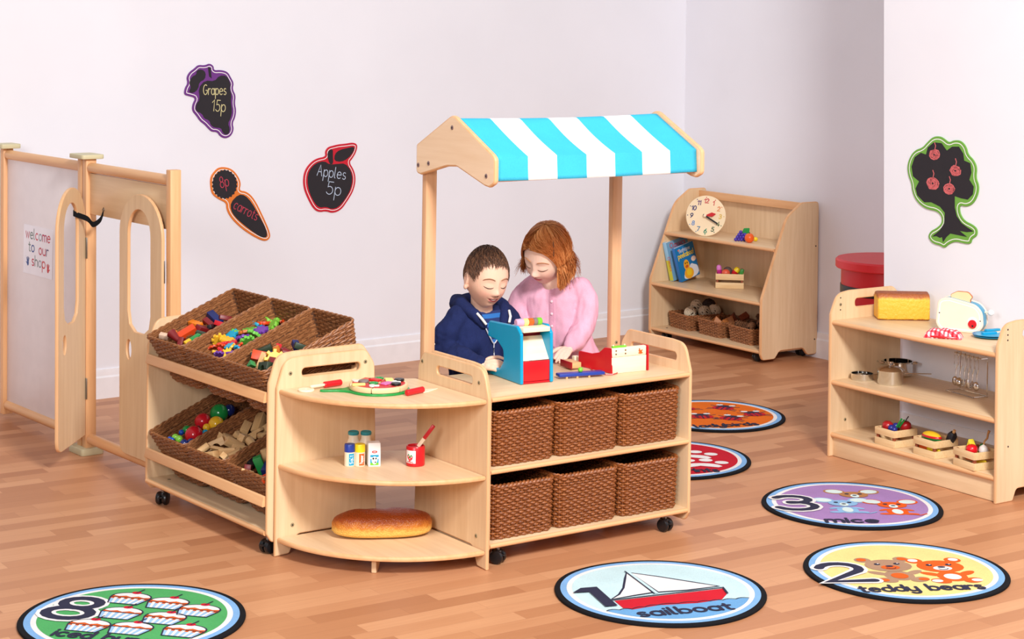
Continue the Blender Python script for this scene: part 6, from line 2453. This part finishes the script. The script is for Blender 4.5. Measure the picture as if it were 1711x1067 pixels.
hair_cap(H, MH, hairline, 1.045)
rh = random.Random(5)
n_ = 0
while n_ < 3400:
    phi, u = rh.uniform(-pi, pi), sqrt(rh.random()) * 1.5
    p = scalp(u, phi, 1.04)
    if p.z < hairline(phi) + (.010 if abs(phi) < 1.0 else .003):
        continue
    n_ += 1
    # growth: forward over the top, down at the sides and back
    L = rh.uniform(.016, .026)
    q = [MH @ p]
    uu, ph = u, phi
    sgn = 1 if u > .25 else rh.choice((1, -1))
    for k in range(1, 4):
        t_ = k / 3
        dphi = -.16 * sin(phi) * (1 if u < .9 else .3)
        uu = u + L / .15 * t_ * (1.0 if abs(phi) < 1.6 or u > .35 else .5)
        ph = phi + dphi * t_ + rh.uniform(-.04, .04)
        lift = 1.045 + (.045 if u < .7 else .02) * sin(pi * min(.9, t_)) + rh.uniform(0, .010) - .015 * t_
        q.append(MH @ scalp(uu, ph, lift))
    H.strand(cat(q, 2), [.0009, .0010, .0010, .0009, .0008, .0006, .0002], 4, .5, rh.random())
H.build(hair_mat('brown_hair', (128, 88, 62), (88, 58, 42), (54, 36, 28)), boy)

# ------------------------------------------------------------------ girl
gp_ = FC.w(.640, .60)
GRZ = radians(-14)
GM = Matrix.Translation(gp_) @ Matrix.Rotation(GRZ, 4, 'Z')
GMi = GM.inverted()
girl = thing('person', 'child with ginger bob in a pink cardigan reaching across the counter', 'person', gp_, GRZ)


def gl_(px, py, y):
    return GMi @ onp(px, py, GM @ V((0, y, 0)), GM.to_3x3() @ V((0, 1, 0)))


hg = gl_(914, 424, -.095)
MG = T(hg.x, hg.y, hg.z, rx=radians(24), ry=radians(10), rz=radians(-16), s=1.08)
mb = MB()
head_form(mb, MG, .33)
sh = gl_(928, 471, -.03)
cxg = sh.x
shz = sh.z + .0
limb(mb, [MG @ V((0, .012, -.05)), (hg.x * .5 + cxg * .5, -.055, hg.z - .10), (cxg, -.02, shz - .02)], [.042, .038, .05])
rings(mb, [((cxg, .02, .42), .085, .062), ((cxg, .01, .55), .085, .062), ((cxg, -.005, .68), .092, .062), ((cxg, -.02, shz - .02), .085, .052)])
gw = GMi @ G(950, 583, .60)
gsh = V((cxg + .105, -.015, shz - .015))
ge = gl_(975, 545, -.06)
limb(mb, [gsh + V((-.012, 0, -.012)), (gsh + ge) / 2 + V((.006, 0, 0)), ge, (ge + gw) / 2, gw], [.027, .027, .026, .023, .018])
tip = GMi @ G(926, 606, .572)
hd = tip - gw
hn = GMi.to_3x3() @ V((.15, -.55, .8))
hand(mb, gw, hd, hn, 1, .92, .42)
wl2 = V((cxg - .10, -.16, .60))
limb(mb, [(cxg - .095, -.015, shz - .03), (cxg - .130, -.02, shz - .09), (cxg - .13, -.06, .66), wl2], [.027, .027, .026, .018])
hand(mb, wl2, (.2, -.8, -.25), (-.2, -.2, 1), -1, .92, .5)
for s_ in (-1, 1):
    limb(mb, [(cxg + s_ * .045, .02, .44), (cxg + s_ * .05, .015, .25), (cxg + s_ * .05, .02, .06)], [.056, .042, .029])
    limb(mb, [(cxg + s_ * .05, .04, .035), (cxg + s_ * .054, -.07, .025)], [.03, .024])
me = remesh(mb, .0024, 3)
sculpt(me, MG, 10.0, (243, 204, 184), (208, 100, 110))
S = Surf(me, MG)
place(me, 'body', [SKIN], girl)
face_lines(girl, S, paint((196, 138, 92), .8), paint((96, 62, 46), .7), .0026)
PINKW = fabric('pink_knit', (236, 176, 198), .95, 420, .3, .08)
mb = MB()
rings(mb, [((cxg + .01, .03, .545), .150, .105), ((cxg + .008, .025, .575), .140, .100), ((cxg, .01, .63), .124, .090), ((cxg, -.002, .70), .116, .082), ((cxg, -.012, shz - .055), .116, .074), ((cxg, -.016, shz - .022), .098, .060), ((cxg, -.02, shz + .004), .060, .05)])
limb(mb, [(cxg + .092, -.015, shz - .020), gsh * .65 + ge * .35 + V((.006, 0, -.006)), ge, ge * .45 + gw * .55, gw - (gw - ge).normalized() * .016], [.044, .045, .042, .037, .028])
limb(mb, [(cxg - .09, -.015, shz - .022), (cxg - .138, -.02, shz - .09), (cxg - .132, -.06, .66), wl2 + V((0, .012, .01))], [.044, .044, .040, .027])
me = remesh(mb, .0042, 4)
folds(me, .0085, 6, 22, 8.3)
place(me, 'cardigan', [PINKW], girl)
SG = Surf(me, Matrix.Identity(4))
# collar band, button band, buttons, hem
mb = MB()
ring = []
for k in range(25):
    a = radians(-250 + 320 * k / 24) if False else 2 * pi * k / 24
    ring.append(V((cxg + .050 * cos(a), -.022 + .046 * sin(a) - .004, shz + .010 + (.012 * sin(a)))))
mb.tube(ring[:-1], .0065, 8, True)
mb.build('neck_band', PINKW, girl)
zs_ = [shz - .008 - .016 * k for k in range(15)]
mb = MB()
vs, fs = [], []
for z in zs_:
    for dx in (-.0115, -.0095, 0, .0095, .0115):
        vs.append(SG.front(cxg + dx, z, .0028 if abs(dx) < .011 else .0))
for i in range(len(zs_) - 1):
    for j in range(4):
        k = i * 5 + j
        fs.append((k, k + 5, k + 6, k + 1))
mb.add(vs, fs).build('button_band', fabric('pink_band', (232, 166, 190), .95), girl, 60)
for k in range(5):
    P = SG.front(cxg, shz - .018 - .046 * k, .003)
    MB().sph(P, (.0055, .0035, .0055), 12, 8).build('button', paint((236, 196, 206), .25), girl)
# skirt / leggings / shoes
mb = MB()
rings(mb, [((cxg, .025, .36), .130, .10), ((cxg, .025, .45), .112, .085), ((cxg, .025, .56), .095, .075)])
me = remesh(mb, .006, 2)
folds(me, .006, 4, 30, 2)
place(me, 'skirt', [fabric('pink_skirt', (232, 168, 192))], girl)
for s_ in (-1, 1):
    mb = MB()
    limb(mb, [(cxg + s_ * .045, .02, .40), (cxg + s_ * .05, .015, .25), (cxg + s_ * .05, .02, .06)], [.056, .046, .034])
    mb.build('legging', paint((222, 214, 220), .8), girl, 60)
    mb = MB()
    limb(mb, [(cxg + s_ * .05, .05, .036), (cxg + s_ * .052, -.02, .034), (cxg + s_ * .056, -.085, .03)], [.035, .034, .029])
    mb.v = [(p[0], p[1], max(.002, p[2])) for p in mb.v]
    mb.build('shoe', paint((200, 120, 150), .5), girl, 60)
# ginger bob
H = Hair()


def gline(phi):
    a = abs((phi + pi) % (2 * pi) - pi)
    pts = [(0, .058), (.45, .054), (.8, .036), (1.05, .0), (1.25, -.03), (1.6, -.05), (3.2, -.06)]
    for (a0, z0), (a1, z1) in zip(pts, pts[1:]):
        if a <= a1:
            return z0 + (z1 - z0) * (a - a0) / (a1 - a0)
    return -.06


hair_cap(H, MG, gline, 1.085, val=.3)
# solid body of the bob: a hanging shell from ear to ear round the back
vs, fs = [], []
NP, NU = 40, 10
for i in range(NP + 1):
    phi = radians(62) + (2 * pi - radians(124)) * i / NP
    for j in range(NU + 1):
        t_ = j / NU
        zt_ = .02 - .100 * t_
        R_ = scalp(1.0, phi, 1.10)
        k = 1.0 + .03 * sin(pi * t_) - .16 * t_ ** 2
        vs.append(V((R_.x * k, R_.y * k + .012 * t_, zt_)))
for i in range(NP):
    for j in range(NU):
        k = i * (NU + 1) + j
        fs.append((k, k + 1, k + NU + 2, k + NU + 1))
H.solid(vs, fs, MG, .22)
rh = random.Random(9)
DOWN = (MG.to_3x3().inverted() @ V((0, 0, -1))).normalized()
PART = -.35                                  # the parting lies a little to her right
for n_ in range(2600):
    phi = rh.uniform(-pi, pi)
    a = abs(phi)
    u0 = rh.uniform(.02, .75) if rh.random() < .75 else rh.uniform(.5, 1.0)
    lift = 1.085 + rh.uniform(0, .055)
    q = []
    side = 1 if phi > PART else -1
    if a < 1.1:                              # front: sweeps along the brow to the side
        tgt = side * rh.uniform(1.05, 1.5)
        u_end = rh.uniform(.62, .80) if rh.random() < .8 else .86
        ns = 9
        for k in range(ns + 1):
            t_ = k / ns
            ph = phi * (1 - t_ ** 1.3) + tgt * t_ ** 1.3
            u = u0 * (1 - t_) + min(1.15, (u_end + .42 * max(0, t_ - .55) / .45)) * t_
            u = min(u, math.acos(max(-.4, min(.98, (gline(ph) - .004) / HC))) / (pi / 2))
            q.append(scalp(u, ph, lift + .02 * sin(pi * t_)))
        for k in range(1, 5):
            d_ = (DOWN * .55 + V((0, 0, -1)) * .45) if side > 0 else DOWN
            q.append(q[-1] + d_ * rh.uniform(.010, .020) * (1 if side > 0 else .55) + V((side * .001, -.001 + rh.uniform(-.002, .002), 0)))
    else:
        ns = 6
        for k in range(ns + 1):
            t_ = k / ns
            q.append(scalp(u0 + (1.02 - u0) * t_, phi + rh.uniform(-.03, .03), lift))
        L = rh.uniform(.050, .088) * (.8 if phi < 0 else 1)
        base = q[-1]
        out = V((base.x, base.y, 0)).normalized()
        curl = rh.uniform(-.020, .006) if rh.random() < .9 else .025
        for k in range(1, 7):
            t_ = k / 6
            d_ = (DOWN * .5 + V((0, 0, -1)) * .5) if phi > 0 else DOWN
            q.append(base + d_ * L * t_ + out * ((.012 if phi > 0 else .003) * sin(pi * t_ * .8) + curl * t_ * t_) + V((rh.uniform(-.0015, .0015), rh.uniform(-.0015, .0015), 0)))
    q = [MG @ p for p in q]
    q = cat(q, 2)
    r = [.0013 * (1 - .75 * (k / (len(q) - 1)) ** 2) + .0002 for k in range(len(q))]
    H.strand(q, r, 4, .5, rh.random())
for n_ in range(34):                         # loose flyaways
    phi = rh.choice((-1, 1)) * rh.uniform(1.7, 3.1)
    q = [scalp(.2 + .16 * k, phi + .08 * k * rh.uniform(-1, 1), 1.12 + .015 * k + rh.uniform(0, .03)) for k in range(7)]
    H.strand(cat([MG @ p for p in q], 3), .0005, 3, 1, .9)
H.build(hair_mat('ginger_hair', (226, 158, 98), (194, 116, 60), (142, 76, 36)), girl)
P = [MG @ scalp(.50 + .055 * k, 1.02 - .02 * k, 1.16) for k in range(6)]
MB().tube(P, .0014, 6).build('hair_grip', paint((40, 26, 20), .4), girl)
